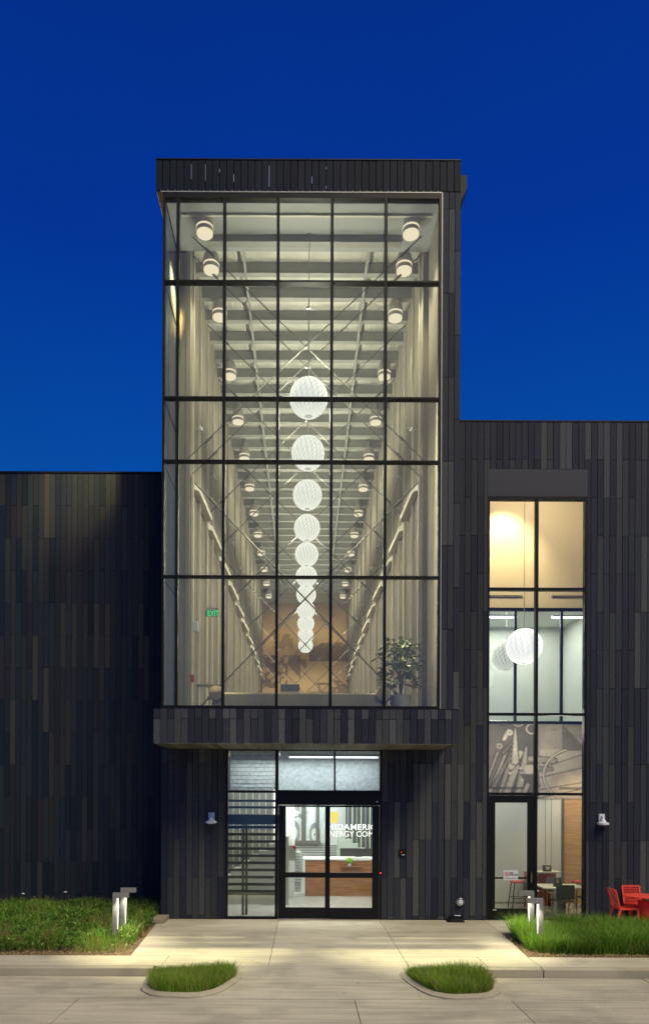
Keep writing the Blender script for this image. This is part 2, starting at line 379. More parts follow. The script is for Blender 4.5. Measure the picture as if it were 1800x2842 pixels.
# planted islands
def island(name, poly, label):
    t = thing(name, label, 'planting island', (0,0,0), group='planted islands beside the ramp')
    n = len(poly); cx = sum(p[0] for p in poly)/n; cyy = sum(p[1] for p in poly)/n
    def off(p, d):
        v = Vector((p[0]-cx, p[1]-cyy)); return (p[0]+v.x/v.length*d, p[1]+v.y/v.length*d)
    outer = [off(p, .13) for p in poly]; inner = [off(p, .0) for p in poly]
    vs = [(x,y,.004+.085*min(0,(y+5.3)/1.4)) for x,y in inner] + [(x,y,-.012+.095*min(0,(y+5.3)/1.4)) for x,y in outer] + [(x,y,-.2) for x,y in outer] + [(x,y,-.2) for x,y in inner]; fs = []
    for i in range(n):
        j = (i+1)%n; fs += [(i,j,n+j,n+i),(n+i,n+j,2*n+j,2*n+i),(3*n+i,3*n+j,j,i)]
    MB().add(vs, fs).build('kerb_ring', M['kerb'], t)
    MB().prism([off(p,-.004) for p in poly], -.13, -.085).build('soil', M['soil'], t)
    return t, poly
def rnd(poly, it=2):
    for _ in range(it):
        q = []
        for i in range(len(poly)):
            a = poly[i]; b = poly[(i+1)%len(poly)]
            q += [(a[0]*.8+b[0]*.2, a[1]*.8+b[1]*.2), (a[0]*.2+b[0]*.8, a[1]*.2+b[1]*.8)]
        poly = q
    return poly
isl_l = island('planting_island', rnd([(-2.50,-6.55),(-2.56,-5.36),(-1.42,-5.30),(-1.10,-5.62),(-1.50,-6.62)]), 'raised concrete island with short grass left of the entrance ramp')
isl_r = island('planting_island', rnd([(3.06,-6.55),(3.12,-5.40),(2.02,-5.28),(1.70,-5.56),(2.10,-6.66)]), 'raised concrete island with short grass right of the entrance ramp')
bed1 = MB().prism([(-3.29,-4.27),(-3.59,-.2),(-3.58,2.16),(-30,2.16),(-30,-4.27)], -.2, -.02).build('soil_bed', M['soil']); tag(bed1, kind='structure')
bed2 = MB().prism([(4.25,-4.265),(4.45,-1.705),(30,-1.705),(30,-4.265)], -.2, -.02).build('soil_bed', M['soil']); tag(bed2, kind='structure')

# ---------------------------------------------------------------- blades
def inpoly(x, y, poly):
    r = np.zeros(len(x), bool); n = len(poly)
    for i in range(n):
        (x1,y1),(x2,y2) = poly[i], poly[(i+1)%n]
        c = ((y1 > y) != (y2 > y)) & (x < (x2-x1)*(y-y1)/(y2-y1+1e-12)+x1); r ^= c
    return r
def blades(name, poly, count, h, hv, wd, lean, cols, parent=None, clump=None, dens=None, z0=-.02):
    xs = [p[0] for p in poly]; ys = [p[1] for p in poly]
    x = rng.uniform(min(xs), max(xs), count*3); y = rng.uniform(min(ys), max(ys), count*3)
    if clump:
        nc, sg = clump; cx = rng.uniform(min(xs), max(xs), nc); cyy = rng.uniform(min(ys), max(ys), nc); k = rng.integers(0, nc, count*3)
        x = cx[k]+rng.normal(0, sg, count*3); y = cyy[k]+rng.normal(0, sg, count*3)
    m = inpoly(x, y, poly); x = x[m][:count]; y = y[m][:count]; n = len(x)
    f = .5+.5*np.sin(x*2.3+1.3*np.sin(y*1.9))*np.cos(y*2.7+x*.7)
    H = h*(1-hv+2*hv*rng.random(n))*(.75+.5*f); a = rng.uniform(0, 2*np.pi, n); dx, dy = np.cos(a), np.sin(a)
    L = lean*H*rng.uniform(.2, 1.2, n); b = rng.uniform(0, np.pi*2, n); wx, wy = np.cos(b)*wd, np.sin(b)*wd
    zb = np.full(n, z0); mid = .55
    P = np.empty((n, 5, 3))
    P[:,0] = np.stack([x-wx, y-wy, zb], 1); P[:,1] = np.stack([x+wx, y+wy, zb], 1)
    P[:,2] = np.stack([x+dx*L*.35+wx*.8, y+dy*L*.35+wy*.8, zb+H*mid], 1); P[:,3] = np.stack([x+dx*L*.35-wx*.8, y+dy*L*.35-wy*.8, zb+H*mid], 1)
    P[:,4] = np.stack([x+dx*L, y+dy*L, zb+H*(1-.25*(L/H)**2)], 1)
    o = (np.arange(n)*5)[:,None]
    me = bpy.data.meshes.new(name); me.vertices.add(n*5); me.vertices.foreach_set('co', P.ravel())
    quads = o+np.array([0,1,2,3]); tris = o+np.array([3,2,4])
    loops = np.concatenate([quads, tris], 1).ravel(); starts = (np.arange(n)[:,None]*7+np.array([0,4])).ravel()
    me.loops.add(n*7); me.loops.foreach_set('vertex_index', loops); me.polygons.add(n*2); me.polygons.foreach_set('loop_start', starts)
    me.update(calc_edges=True)
    cols = np.array(cols); ci = rng.integers(0, len(cols), n); t = rng.random(n)[:,None]; col = cols[ci]*(.75+.5*t)*(.8+.4*f[:,None])
    cc = np.ones((n,5,4), np.float32); cc[:,:,:3] = col[:,None]
    ca = me.color_attributes.new('Col', 'FLOAT_COLOR', 'POINT'); ca.data.foreach_set('color', cc.ravel())
    me.materials.append(M['leaf']); ob = link(name, me, parent); ob['kind'] = 'stuff'; return ob
GR = [(.13,.32,.02),(.19,.40,.025),(.08,.22,.02),(.28,.46,.05),(.30,.30,.09)]
bp1 = [(-3.45,-4.0),(-3.62,-.2),(-3.60,2.1),(-13,2.1),(-13,-4.1)]
def leaves(name, poly, count, h, size, cols):
    xs = [p[0] for p in poly]; ys = [p[1] for p in poly]
    x = rng.uniform(min(xs), max(xs), count*2); y = rng.uniform(min(ys), max(ys), count*2)
    m = inpoly(x, y, poly); x = x[m]; y = y[m]
    nz_ = np.sin(x*3.1+2*np.sin(y*1.4))*np.cos(y*3.3+x); keep = rng.random(len(x)) < np.clip(1.1+.5*nz_ - np.clip((-3.2-y)*.9,0,.9) - np.clip((x+4.6)*.9,0,.8)*(y < -1.5), .05, 1)
    x = x[keep][:count]; y = y[keep][:count]; n = len(x); f = .5+.5*np.sin(x*3.1+2*np.sin(y*1.4))*np.cos(y*3.3+x)
    z = h*(.25+.75*rng.random(n))*(.55+.7*f); a = rng.uniform(0,2*np.pi,n); s = size*rng.uniform(.6,1.4,n); tilt = rng.uniform(-.9,.9,n)
    ux,uy = np.cos(a), np.sin(a); P = np.empty((n,4,3))
    for k,(p,q) in enumerate(((-1,0),(0,-.55),(1,0),(0,.55))):
        P[:,k] = np.stack([x+s*(ux*p-uy*q), y+s*(uy*p+ux*q), z+s*(tilt*p+.3*abs(q))],1)
    me = bpy.data.meshes.new(name); me.vertices.add(n*4); me.vertices.foreach_set('co', P.ravel()); me.loops.add(n*4); me.loops.foreach_set('vertex_index', np.arange(n*4))
    me.polygons.add(n); me.polygons.foreach_set('loop_start', np.arange(n)*4); me.update(calc_edges=True)
    cols = np.array(cols); col = cols[rng.integers(0,len(cols),n)]*(.7+.6*rng.random(n))[:,None]
    cc = np.ones((n,4,4), np.float32); cc[:,:,:3] = col[:,None]; ca = me.color_attributes.new('Col','FLOAT_COLOR','POINT'); ca.data.foreach_set('color', cc.ravel())
    me.materials.append(M['leaf']); ob = link(name, me); ob['kind'] = 'stuff'; return ob
o = leaves('ground_cover', bp1, 62000, .24, .032, [(.08,.22,.03),(.12,.27,.03),(.06,.17,.025),(.18,.32,.05),(.30,.34,.08)]); tag(o, 'low leafy green ground cover filling the left bed beside the dark wall', 'ground cover')
o = blades('grass', bp1, 15000, .30, .55, .004, .6, GR+[(.36,.34,.10)], clump=(210,.16)); tag(o, 'loose green grass blades poking through the left bed ground cover', 'grass')
bp2 = [(4.42,-3.95),(4.60,-1.8),(12,-1.8),(12,-3.98)]
o = blades('ornamental_grass', bp2, 56000, .41, .45, .0055, .85, GR, clump=(230,.12)); tag(o, 'tall arching green ornamental grass filling the right bed', 'grass')
for (t, poly), w_ in ((isl_l,0),(isl_r,1)):
    cx = sum(p[0] for p in poly)/len(poly); cyy = sum(p[1] for p in poly)/len(poly)
    pp = [(cx+(p[0]-cx)*1.0, cyy+(p[1]-cyy)*1.0) for p in poly]
    o = blades('island_grass', pp, 15000, .185, .5, .0035, .6, [(.18,.36,.015),(.26,.44,.02),(.11,.25,.015),(.30,.36,.06),(.40,.34,.14)], z0=-.09); tag(o, ('short','short')[w_]+' dense green grass on the '+('left','right')[w_]+' planted island', 'grass')
# loose mulch chips on the bare edges of the beds
mb = MB()
for poly, n in (([(-3.35,-4.22),(-3.5,-1.2),(-4.4,-1.2),(-4.6,-3.9),(-13,-3.9),(-13,-4.22)], 1500), ([(4.28,-4.22),(4.45,-2.0),(4.75,-2.0),(4.9,-3.9),(12,-3.95),(12,-4.22)], 1200)):
    k = 0
    while k < n:
        x = random.uniform(-13,12); y = random.uniform(-4.22,-1.2)
        if not inpoly(np.array([x]), np.array([y]), poly)[0]: continue
        a = random.uniform(0,3.14); l = random.uniform(.015,.04); mb.bar((x,y,-.012+random.random()*.01),(x+math.cos(a)*l,y+math.sin(a)*l,-.01+random.random()*.02),.012,.006); k += 1
o = mb.build('mulch_chips', M['dry']); tag(o, 'scattered dry bark chips along the bare edges of the planting beds', 'mulch', kind='stuff')
# dry tufts
def tuft(x, y, h, n, label, dry=True):
    t = thing('dry_grass_tuft', label, 'dry grass', (x,y,-.02), group='dry tufts in the planting beds')
    poly = [(-.09,-.09),(.09,-.09),(.09,.09),(-.09,.09)]
    o = blades('blade_bunch', poly, n, h, .3, .004, .4, [(.40,.28,.12),(.34,.25,.10),(.20,.20,.06)] if dry else [(.16,.30,.03),(.20,.34,.05)], t, z0=0)
tuft(-4.35,-2.15,.50,120,'tall straw coloured tuft just behind the left pair of light posts')
tuft(-3.58,-2.35,.34,70,'small straw coloured tuft between the light posts and the walkway edge')
tuft(-5.15,-3.45,.38,80,'straw coloured tuft in the middle front of the left bed')
tuft(-5.65,-3.65,.30,60,'shorter straw tuft left of the middle tuft in the left bed')
tuft(-6.0,-3.55,.45,90,'straw coloured tuft at the far left edge of the photo')
for tx, ty, th in ((-4.9,-1.2,.34),(-7.1,-2.6,.38),(-5.4,-2.2,.30)): tuft(tx,ty,th,70,{-4.9:'straw tuft behind the left path lights near the dark wall',-7.1:'straw tuft at the left frame edge halfway back in the left bed',-5.4:'straw tuft in the middle of the left bed'}[tx])
tuft(6.72,-4.0,.30,80,'rusty dry tuft at the front edge of the right bed')
# white flower heads near the dark wall
for i,(x,y,h) in enumerate(((-7.62,1.6,.42),(-6.35,1.2,.52))):
    f = thing('white_flower', ('white flower head far left against the dark wall','white flower head right of the other against the dark wall')[i], 'flower', (x,y,-.02), group='white flowers by the dark wall')
    MB().tube([(0,0,0),(.02,.01,h*.5),(.01,0,h)], .006).build('stalk', M['stem'], f)
    mb = MB()
    for k in range(9):
        a = k*.7; mb.lathe(.01+.03*math.cos(a), .03*math.sin(a), [(.004,h-.01),(.016,h+.006),(.004,h+.02)], 6)
    mb.build('petals', M['white'], f)

# ================================================================ BUILDINGS
# ---- left wing
lw = thing('left_wing', 'long dark plank-clad wing left of the glass tower, flat roofed', 'building')
MB().box(-14,-3.6,2.21,2.5,-.2,12.02).box(-14,-3.6,2.5,14,11.6,11.9).build('wall', M['joint'], lw)
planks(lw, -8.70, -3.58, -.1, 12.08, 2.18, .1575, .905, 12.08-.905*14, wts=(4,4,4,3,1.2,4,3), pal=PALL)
planks(lw, -14, -8.72, -.1, 12.08, 2.18, .1575, .905, 12.08-.905*14, stuff=True)
MB().box(-14,-3.6,2.16,2.55,12.085,12.13).build('coping', M['black'], lw)
# ---- right wing
rw = thing('right_wing', 'dark plank-clad wing right of the tower with a tall lit window', 'building')
WX0, WX1, WZ1 = 4.525, 7.010, 10.53
hole = (WX0-.0, WX1+.0, -.2, 11.25)
wallbox(rw, 'wall', M['joint'], (3.48, 16, -.2, 12.36), [hole], .03, .25)
planks(rw, 3.485, 8.66, .012, 12.42, 0, .1566, .949, .097, holes=[hole])
planks(rw, 8.67, 16, .012, 12.42, 0, .1566, .949, .097, stuff=True)
MB().box(3.485,16,-.01,.30,12.425,12.46).build('coping', M['black'], rw)
MB().box(WX0-.0,WX1,-.004,.03,10.56,11.24).build('spandrel_panel', M['darkpanel'], rw)
# ---- tower
tw = thing('entrance_tower', 'tall dark plank-clad entrance tower with a projecting glazed box', 'building')
DX0, DX1, DZ = -1.975, 1.925, 4.235
yB = -1.68
dh = (DX0, DX1, -.1, 4.6)
wallbox(tw, 'wall', M['joint'], (-3.55, 3.46, -.2, 4.6), [dh], .03, .25)
n1 = planks(tw, -3.57, 3.475, .012, 4.235, 0, .1566, .949, .097, holes=[(DX0,DX1,-.1,5)])
# bay sill band
MB().box(-3.40,3.45,yB+.03,.02,4.27,5.02).build('bay_floor', M['joint'], tw)
planks(tw, -3.42, 3.47, 4.245, 5.03, yB, .1566, .949, 4.80-1.898, pal=[(.024,.027,.040),(.036,.040,.052),(.060,.062,.070),(.085,.086,.090)], wts=(4,4,3,2))
# cap
MB().box(-3.40,3.45,yB+.03,.02,16.74,17.40).build('cap', M['joint'], tw)
planks(tw, -3.42, 3.47, 16.72, 17.42, yB, .160, 3.0, 15.0, pal=[(.006,.010,.020),(.008,.013,.025),(.012,.016,.029)], wts=(3,3,2), gap=.016)  # planks coloured darker to stand in for weaker light up here
MB().box(-3.42,3.47,yB-.01,.02,17.425,17.45).build('coping', M['black'], tw)
M['leak'] = emis('light through a gap', (.55,.68,1), .32)  # glowing strips set into the plank gaps, standing in for light behind
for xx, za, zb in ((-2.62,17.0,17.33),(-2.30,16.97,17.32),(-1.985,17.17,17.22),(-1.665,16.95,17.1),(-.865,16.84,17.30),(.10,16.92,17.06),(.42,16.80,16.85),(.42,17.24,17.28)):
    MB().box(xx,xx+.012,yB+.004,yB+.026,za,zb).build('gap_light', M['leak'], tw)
#
mbs = MB()
MB().box(-3.30,3.04,yB-.006,yB+.028,16.690,16.712).build('drip_edge', M['trim'], tw)
for k in range(40): mbs.box(-3.3+k*.16,-3.29+k*.16,yB-.009,yB-.004,16.70,16.735)
o = mbs.build('drip_clip', M['trim'], tw); o['kind'] = 'stuff'
MB().box(-3.40,-3.25,yB+.04,0,16.705,16.735).build('side_soffit', mat('warm soffit board', (.55,.38,.16), .7), tw)
# right jamb
MB().box(3.05,3.45,yB+.03,.02,5.03,16.74).build('jamb', M['joint'], tw)
planks(tw, 3.065, 3.47, 5.035, 16.715, yB, .14, .949, .2)
MB().box(3.038,3.060,yB-.004,yB+.10,5.04,16.70).build('jamb_trim', M['trim'], tw)
# right side cladding of the bay and side walls of the tower body
MB().box(3.452,3.47,yB+.03,0,4.26,17.4).build('side_cladding', M['shell'], tw)
MB().box(-3.57,-2.98,.03,30.9,4.6,17.4).build('side_wall', M['shell'], tw)
MB().box(2.98,3.46,.03,30.9,4.6,17.4).build('side_wall', M['shell'], tw)
MB().box(-3.57,3.46,30.9,31.2,4.6,17.4).build('rear_wall', M['shell'], tw)
MB().box(-2.98,2.98,.02,30.9,17.14,17.34).build('roof', M['shell'], tw)
# planked left return of tower front above the sill (behind the glass return)
planks(tw, -3.57, -3.255, 4.25, 17.38, 0.0, .16, .949, .097)
MB().box(-3.20,-2.99,.0,.028,4.9,16.60).build('hall_wall', M['beige'], tw)
# soffit boards under the bay
x = -3.40
while x < 3.44:
    xe = min(x+.1566, 3.445); k = random.uniform(.8,1.6)
    o = link('soffit_board', UM, tw); o.data = UM; o.location = (x, yB+.005, 4.236); o.scale = (xe-x-.01, 1.66, .03)
    o.color = (.12*k,.118*k,.10*k,1); x += .1566
# rain scupper at the right top
MB().add([(3.47,-1.45,16.62),(3.655,-1.45,17.0),(3.655,-1.45,17.30),(3.47,-1.45,17.30),(3.47,-.7,16.62),(3.655,-.7,17.0),(3.655,-.7,17.30),(3.47,-.7,17.30)],
   [(0,1,2,3),(4,7,6,5),(0,4,5,1),(1,5,6,2),(2,6,7,3),(3,7,4,0)]).build('rain_scupper', M['shell'], tw)
# ---- bay glazing
cw = MB()
cw.box(-3.25,3.035,yB+.0,yB+.15,5.035,5.10).box(-3.25,3.035,yB,yB+.15,16.57,16.685)
cw.box(-3.25,-3.20,yB,yB+.15,5.10,16.57).box(2.985,3.035,yB,yB+.15,5.10,16.57)
cw.box(-3.249,-3.201,-.10,.0,5.04,16.68).box(-3.249,-3.201,yB+.15,-.10,5.04,5.10).box(-3.249,-3.201,yB+.15,-.10,16.57,16.68)
cwo = cw.build('curtain_wall', M['black'], tw)
mx = [-2.915,-1.862,-.650,.569,1.785]; tz = [8.02,10.63,12.06,14.69]
for X in mx: MB().box(X-.032,X+.032,yB+.003,yB+.147,5.10,16.57).build('mullion', M['black'], cwo)
for Z in tz: MB().box(-3.20,2.985,yB-.002,yB+.14,Z-.021,Z+.021).build('transom', M['black'], cwo)
for Z in tz: MB().box(-3.247,-3.203,yB+.15,-.10,Z-.02,Z+.02).build('transom', M['black'], cwo)
xs = [-3.20]+mx+[2.985]; zs = [5.10]+tz+[16.57]
for i in range(6):
    for j in range(5):
        MB().box(xs[i]+.03*(i>0),xs[i+1]-.03*(i<5),yB+.06,yB+.075,zs[j]+.019*(j>0),zs[j+1]-.019*(j<4)).build('pane', M['glass'], cwo)
for j in range(5): MB().box(-3.228,-3.215,yB+.15,-.10,zs[j]+.02,zs[j+1]-.02).build('return_pane', M['glassside'], cwo)
# ---- hall interior
Y1 = 30.6
MB().box(-2.975,-2.90,.0,Y1,11.15,17.10).box(2.90,2.975,.0,Y1,11.15,17.10).build('hall_wall', M['beige'], tw)
MB().box(-2.975,-2.92,.0,Y1,4.9,11.149).box(2.92,2.975,.0,Y1,4.9,11.149).build('hall_lower_wall', M['brownwall'], tw)
MB().box(-2.99,-2.885,-.04,.0,5.03,16.7).build('corner_trim', M['beige'], tw)
MB().box(3.02,3.035,yB+.16,.0,5.03,16.7).box(2.885,3.02,-.04,.0,5.03,16.7).build('corner_trim', M['beige'], tw)
MB().box(-3.4,3.4,yB+.1,Y1,4.62,4.75).build('hall_floor', M['hallfloor'], tw)
MB().box(-2.97,2.97,Y1,Y1+.1,4.7,17.1).build('hall_end_wall', M['beige'], tw)
MB().box(-3.24,3.03,yB+.16,-.05,16.60,16.74).build('bay_ceiling', M['baysoffit'], tw)
mb = MB(); x = -2.95
while x < 2.9:   # ribbed deck
    mb.box(x, x+.10, -.04, Y1, 17.055, 17.13).box(x+.10, x+.15, -.04, Y1, 17.085, 17.13); x += .15
o = mb.build('deck_ribs', M['deck'], tw); o['kind'] = 'stuff'
for k in range(33):
    y = -.02+.925*k
    m2 = MB().box(-2.90,2.90,y,y+.12,16.78,17.05).box(-2.90,2.90,y-.02,y+.14,16.755,16.775)
    m2.build('beam', M['beam'], tw)
MB().box(-1.62,-1.56,.0,Y1,16.68,16.74).box(1.50,1.56,.0,Y1,16.68,16.74).build('conduit_rail', M['beam'], tw)
MB().box(-2.4,2.3,-.6,-.42,16.42,16.59).build('air_duct', M['beam'], tw)
MB().box(-2.9,2.9,-1.22,-1.17,16.545,16.60).build('light_track', M['column'], tw)
for k in range(12):
    y = .35+2.74*k
    for s in (-1,1):
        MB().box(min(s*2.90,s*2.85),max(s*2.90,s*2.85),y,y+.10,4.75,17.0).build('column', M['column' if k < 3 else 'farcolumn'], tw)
        if k < 2: MB().box(min(s*2.90,s*2.84),max(s*2.90,s*2.84),y+1.15,y+1.20,4.75,17.0).build('column', M['column'], tw)
        MB().add([(s*2.91,y+.35,11.02),(s*2.78,y+.5,11.02),(s*2.70,y+2.5,11.02),(s*2.91,y+2.5,11.02),(s*2.91,y+.35,11.22),(s*2.78,y+.5,11.16),(s*2.70,y+2.5,11.16),(s*2.91,y+2.5,11.22)],
            [(0,1,2,3),(4,5,6,7),(0,1,5,4),(1,2,6,5),(2,3,7,6),(3,0,4,7)]).build('ledge', M['ledge'], tw)
# X bracing rods (upper and lower storey of the hall)
def xb(y, z0, z1, th, nm='cross_brace'):
    mb = MB(); X = 2.86
    mb.tube([(-X,y,z0),(0,y,(z0+z1)/2),(X,y,z1)], th, 6).tube([(-X,y+.06,z1),(0,y+.06,(z0+z1)/2),(X,y+.06,z0)], th, 6)
    mb.lathe(0, (z0+z1)/2, [(.032,y+.0),(.032,y+.07)], 10, axis='y')
    for s in (-1,1):
        for k,f in ((z1,-1),(z0,1)):
            c = Vector((s*X,y+.03,k)); d = (Vector((0,y+.03,(z0+z1)/2))-c).normalized(); mb.tube([c+d*.55, c+d*.85], th*2.1, 6)
    return mb.build(nm, M['rod'], tw)
xb(-.55,11.2,16.7,.013); xb(.25,11.2,16.75,.014); xb(2.9,11.2,16.75,.014); xb(5.6,11.2,16.75,.014); xb(11.1,11.2,16.75,.024); xb(16.6,11.2,16.75,.026); xb(22.1,11.2,16.75,.026)
xb(.45,5.15,11.1,.020); xb(5.8,5.15,11.1,.014); xb(11.3,5.15,11.1,.014); xb(16.8,5.15,11.1,.015); xb(22.3,5.15,11.1,.024)
# mural on the end wall (sepia collage)
def sepia(u, v):
    n1_ = vnoise(u, v, 3, 6, 3, 5); n2_ = vnoise(u, v, 16, 24, 9, 4)
    base = np.stack([.55+.25*n1_, .40+.20*n1_, .24+.12*n1_], -1)
    glow = np.exp(-((v-.66)**2)/.012)[...,None]; base = base+glow*np.array([.25,.15,.02])*(.4+.6*n1_[...,None])
    top = np.clip((v-.72)*4, 0, 1)[...,None]; base = base*(1-top)+np.array([.22,.17,.13])*top*(.6+.9*n1_[...,None])
    def dk(m, k): 
        nonlocal base; base = base*(1-np.clip(m,0,1)[...,None]*k)
    dk(((u > .55)&(v > .44)&(v < .62-.1*np.abs(u-.8)+.08*(n2_-.5)*2))*1., .62)          # crop rows
    dk(((u < .30)&(v > .18)&(v < .50)&(n2_ > .50))*1., .6)
    dk(((u > .30)&(u < .45)&(v < .50)&(v > .50-(u-.16)*.9+.03))*1., .55)
    dk(((u > .40)&(u < .52)&(v < .46)&(v > .46-(.52-u)*0-(u-.40)*.9))*1., .5)
    dk(((u > .12)&(u < .36)&(v > .55)&(v < .70)&(n2_ > .42))*1., .4)
    dk(((u > .82)&(v > .04)&(v < .26)&(n2_ > .45))*1., .5)
    for cx, cz, r in ((.58,.055,.055),(.70,.08,.05)):                      # old open car
        d = np.hypot((u-cx), (v-cz)*1.35); dk((d < r)*(d > r*.62)*1., .62); dk((d < r*.22)*1., .6)
    dk(((u > .54)&(u < .80)&(v > .09)&(v < .15))*1., .45); dk(((u > .66)&(u < .80)&(v > .15)&(v < .22)&(np.abs(u-.73) > .05))*1., .5); dk(((u > .64)&(u < .80)&(v > .215)&(v < .235))*1., .6)
    return base*np.array([1.15,1.05,.9])
paint('mural', tw, -2.85, 2.80, 9.3, 16.3, Y1-.05, sepia, 150, 190)
# curtain stuff: exit sign, wall speaker, table items in the left gallery
ex = thing('exit_sign', 'green EXIT sign high in the left bay of the glass hall', 'exit sign', (-2.50,1.2,0))
MB().box(-.16,.20,0,.03,7.85,8.02).build('plate', M['brownwall'], ex)
text_mesh('lettering', 'EXIT', .20, (-.11,-.004,7.86), M['exit'], ex, bold=.004, sx=.78)
MB().box(-.14,.20,-.01,.02,8.045,8.08).build('housing', M['chrome'], ex)
# ---- hall lamps
def downlight(): 
    t = thing('downlight', 'x', 'ceiling lamp', (0,0,0), group='paired downlights along the hall ceiling')
    MB().lathe(0,0,[(.02,0),(.02,.35)],8).lathe(0,0,[(.10,-.28),(.12,-.20),(.10,0),(.03,.03)],20).build('housing', M['beam'], t, smooth=True)
    MB().lathe(0,0,[(.195,-.60),(.20,-.45),(.185,-.30),(.15,-.22)],28,cap=False).lathe(0,0,[(.19,-.60),(.194,-.45),(.18,-.30),(.15,-.225)],28,cap=False).build('shade', M['acrylic'], t, smooth=True)
    MB().lathe(0,0,[(.2025,-.545),(.2035,-.50)],28,cap=False).lathe(0,0,[(.180,-.662),(.190,-.655),(.192,-.63)],28).build('glowing_ring', M['lamp'], t)
    
    return t
ys = [-1.0,.17,1.94]+[4.70+2.72*k for k in range(10)]
ordn = ['nearest','second','third','fourth','fifth','sixth','seventh','eighth','ninth','tenth','eleventh','twelfth','farthest']
proto = downlight(); first = True
for k, y in enumerate(ys):
    for s in (-1,1):
        t = proto if first else copytree(proto); first = False
        t.location = (s*2.42+.02, y, 16.93); t['label'] = f"{ordn[k]} glowing drum downlight in the {'left' if s<0 else 'right'} row under the hall ceiling"
        light('SPOT', (s*2.42+.02, y, 16.22), (210 if k > 1 else 520), (1,.86,.62), .03, target=(s*2.2, y-.05, 4), spot=R(84), blend=1.0)
        if k == 0:
            light('SPOT', (s*2.42, y-.05, 16.15), 62000, (1,.88,.58), .05, target=(s*2.5+.1, -3.05, 0), spot=R(20), blend=.9)
light('SPOT', (-2.45,-1.42,16.12), 15000, (1,.64,.24), .10, target=(-5.8,2.2,12.3), spot=R(30), blend=1)  # extra spot added beside the downlight for the warm wash on the left wing
# ---- woven globes
def globe(Rr, m1, m2, parent, name='shade', N=20, rows=18, twist=1.1):
    """sphere of pillow-like diamond scales on two families of spirals"""
    mb = MB(); lim = 2.35
    def P(i, j, r):
        q = -lim+2*lim*j/rows; th = math.pi/2-2*math.atan(math.exp(-q)); lo = 2*math.pi*(i/N)+(math.pi/N)*(j % 2)+twist*q*.35
        return Vector((r*math.cos(th)*math.cos(lo), r*math.cos(th)*math.sin(lo), r*math.sin(th)))
    for j in range(rows-1):
        for i in range(N):
            o1 = j % 2
            a = P(i, j, Rr*.965); b = P(i+(1 if o1 else 0), j+1, Rr*.965) ; c = P(i, j+2, Rr*.965); d = P(i-(0 if o1 else 1), j+1, Rr*.965)
            ctr = (a+b+c+d)/4; outc = ctr.normalized()*Rr*1.012
            q = [ctr+(p-ctr)*.90 for p in (a,b,c,d)]; mid = [ctr.normalized()*Rr*.995+(p-ctr)*.58 for p in (a,b,c,d)]
            vs = q+mid+[outc]
            mb.add(vs, [(0,1,5,4),(1,2,6,5),(2,3,7,6),(3,0,4,7),(4,5,8),(5,6,8),(6,7,8),(7,4,8)])
    sh = mb.build(name, m1, parent, smooth=False)
    for p in sh.data.polygons: p.use_smooth = True
    c = MB(); prof = [(Rr*.955*math.cos(t), Rr*.955*math.sin(t)) for t in [math.pi*(k/14-.5)*.995 for k in range(15)]]
    c.lathe(0,0,[(max(r,.004),z) for r,z in prof], 24).build('inner_core', m2, parent, smooth=True)
def pendant(loc, Rr, top, label, m1='shell_globe', m2='core_globe', group='row of woven globe pendants down the hall'):
    t = thing('globe_pendant', label, 'pendant lamp', loc, group=group)
    globe(Rr, M[m1], M[m2], t)
    MB().tube([(0,0,Rr*.98),(0,0,top-loc[2])], .008, 6).build('cord', M['chrome'], t)
    MB().lathe(0,0,[(.05,top-loc[2]-.04),(.06,top-loc[2])], 14).build('canopy', M['chrome'], t)
    return t
g0 = pendant((.055,-.59,12.66), .462, 16.6, 'x')
on2 = ['nearest and largest','second','third','fourth','fifth','sixth','seventh','eighth','ninth','tenth','farthest and smallest']
for k in range(11):
    t = g0 if k == 0 else copytree(g0)
    t.location = (.055-.004*k, -.59+2.75*k, 12.66); t.rotation_euler.z = k*1.3
    t['label'] = f"{on2[k]} white woven globe in the row hanging down the hall"
    light('DISK', (.055, -.59+2.75*k, 12.66-.475), 150, (1,.90,.70), .26, target=(.055, -.59+2.75*k, 0))
    light('DISK', (.055, -.59+2.75*k, 12.66+.48), 125, (1,.94,.80), .26, target=(.056, -.59+2.75*k, 30))  # uplight added out of sight above the shade to brighten the deck
    if k: 
        for c in kids(t):
            if c.name.startswith('cord') or c.name.startswith('canopy'): c.location.z = .14
# small wall spotlights in the hall
spz = thing('wall_spotlight','x','spotlight',(0,0,0),group='small white spotlights on the hall columns')
MB().tube([(0,0,0),(.10,0,0)],.012,6).build('arm', M['column'], spz)
MB().tube([(.10,0,.05),(.16,-.03,-.09)],[.035,.045],10).tube([(.10,-.02,-.02),(.22,-.03,.03)],[.02,.028],8).build('head', M['plasticwhite'], spz, smooth=True)
k = 0
for i in range(8):
    for s in (-1,1):
        t = spz if k == 0 else copytree(spz); k += 1
        t.location = (s*2.82, .55+2.74*i, 12.5); t.scale = (-s,1,1) if s > 0 else (1,1,1)
        t['label'] = f"{ordn[i] if i < 7 else 'farthest'} small white spotlight on the {'left' if s<0 else 'right'} wall of the hall"
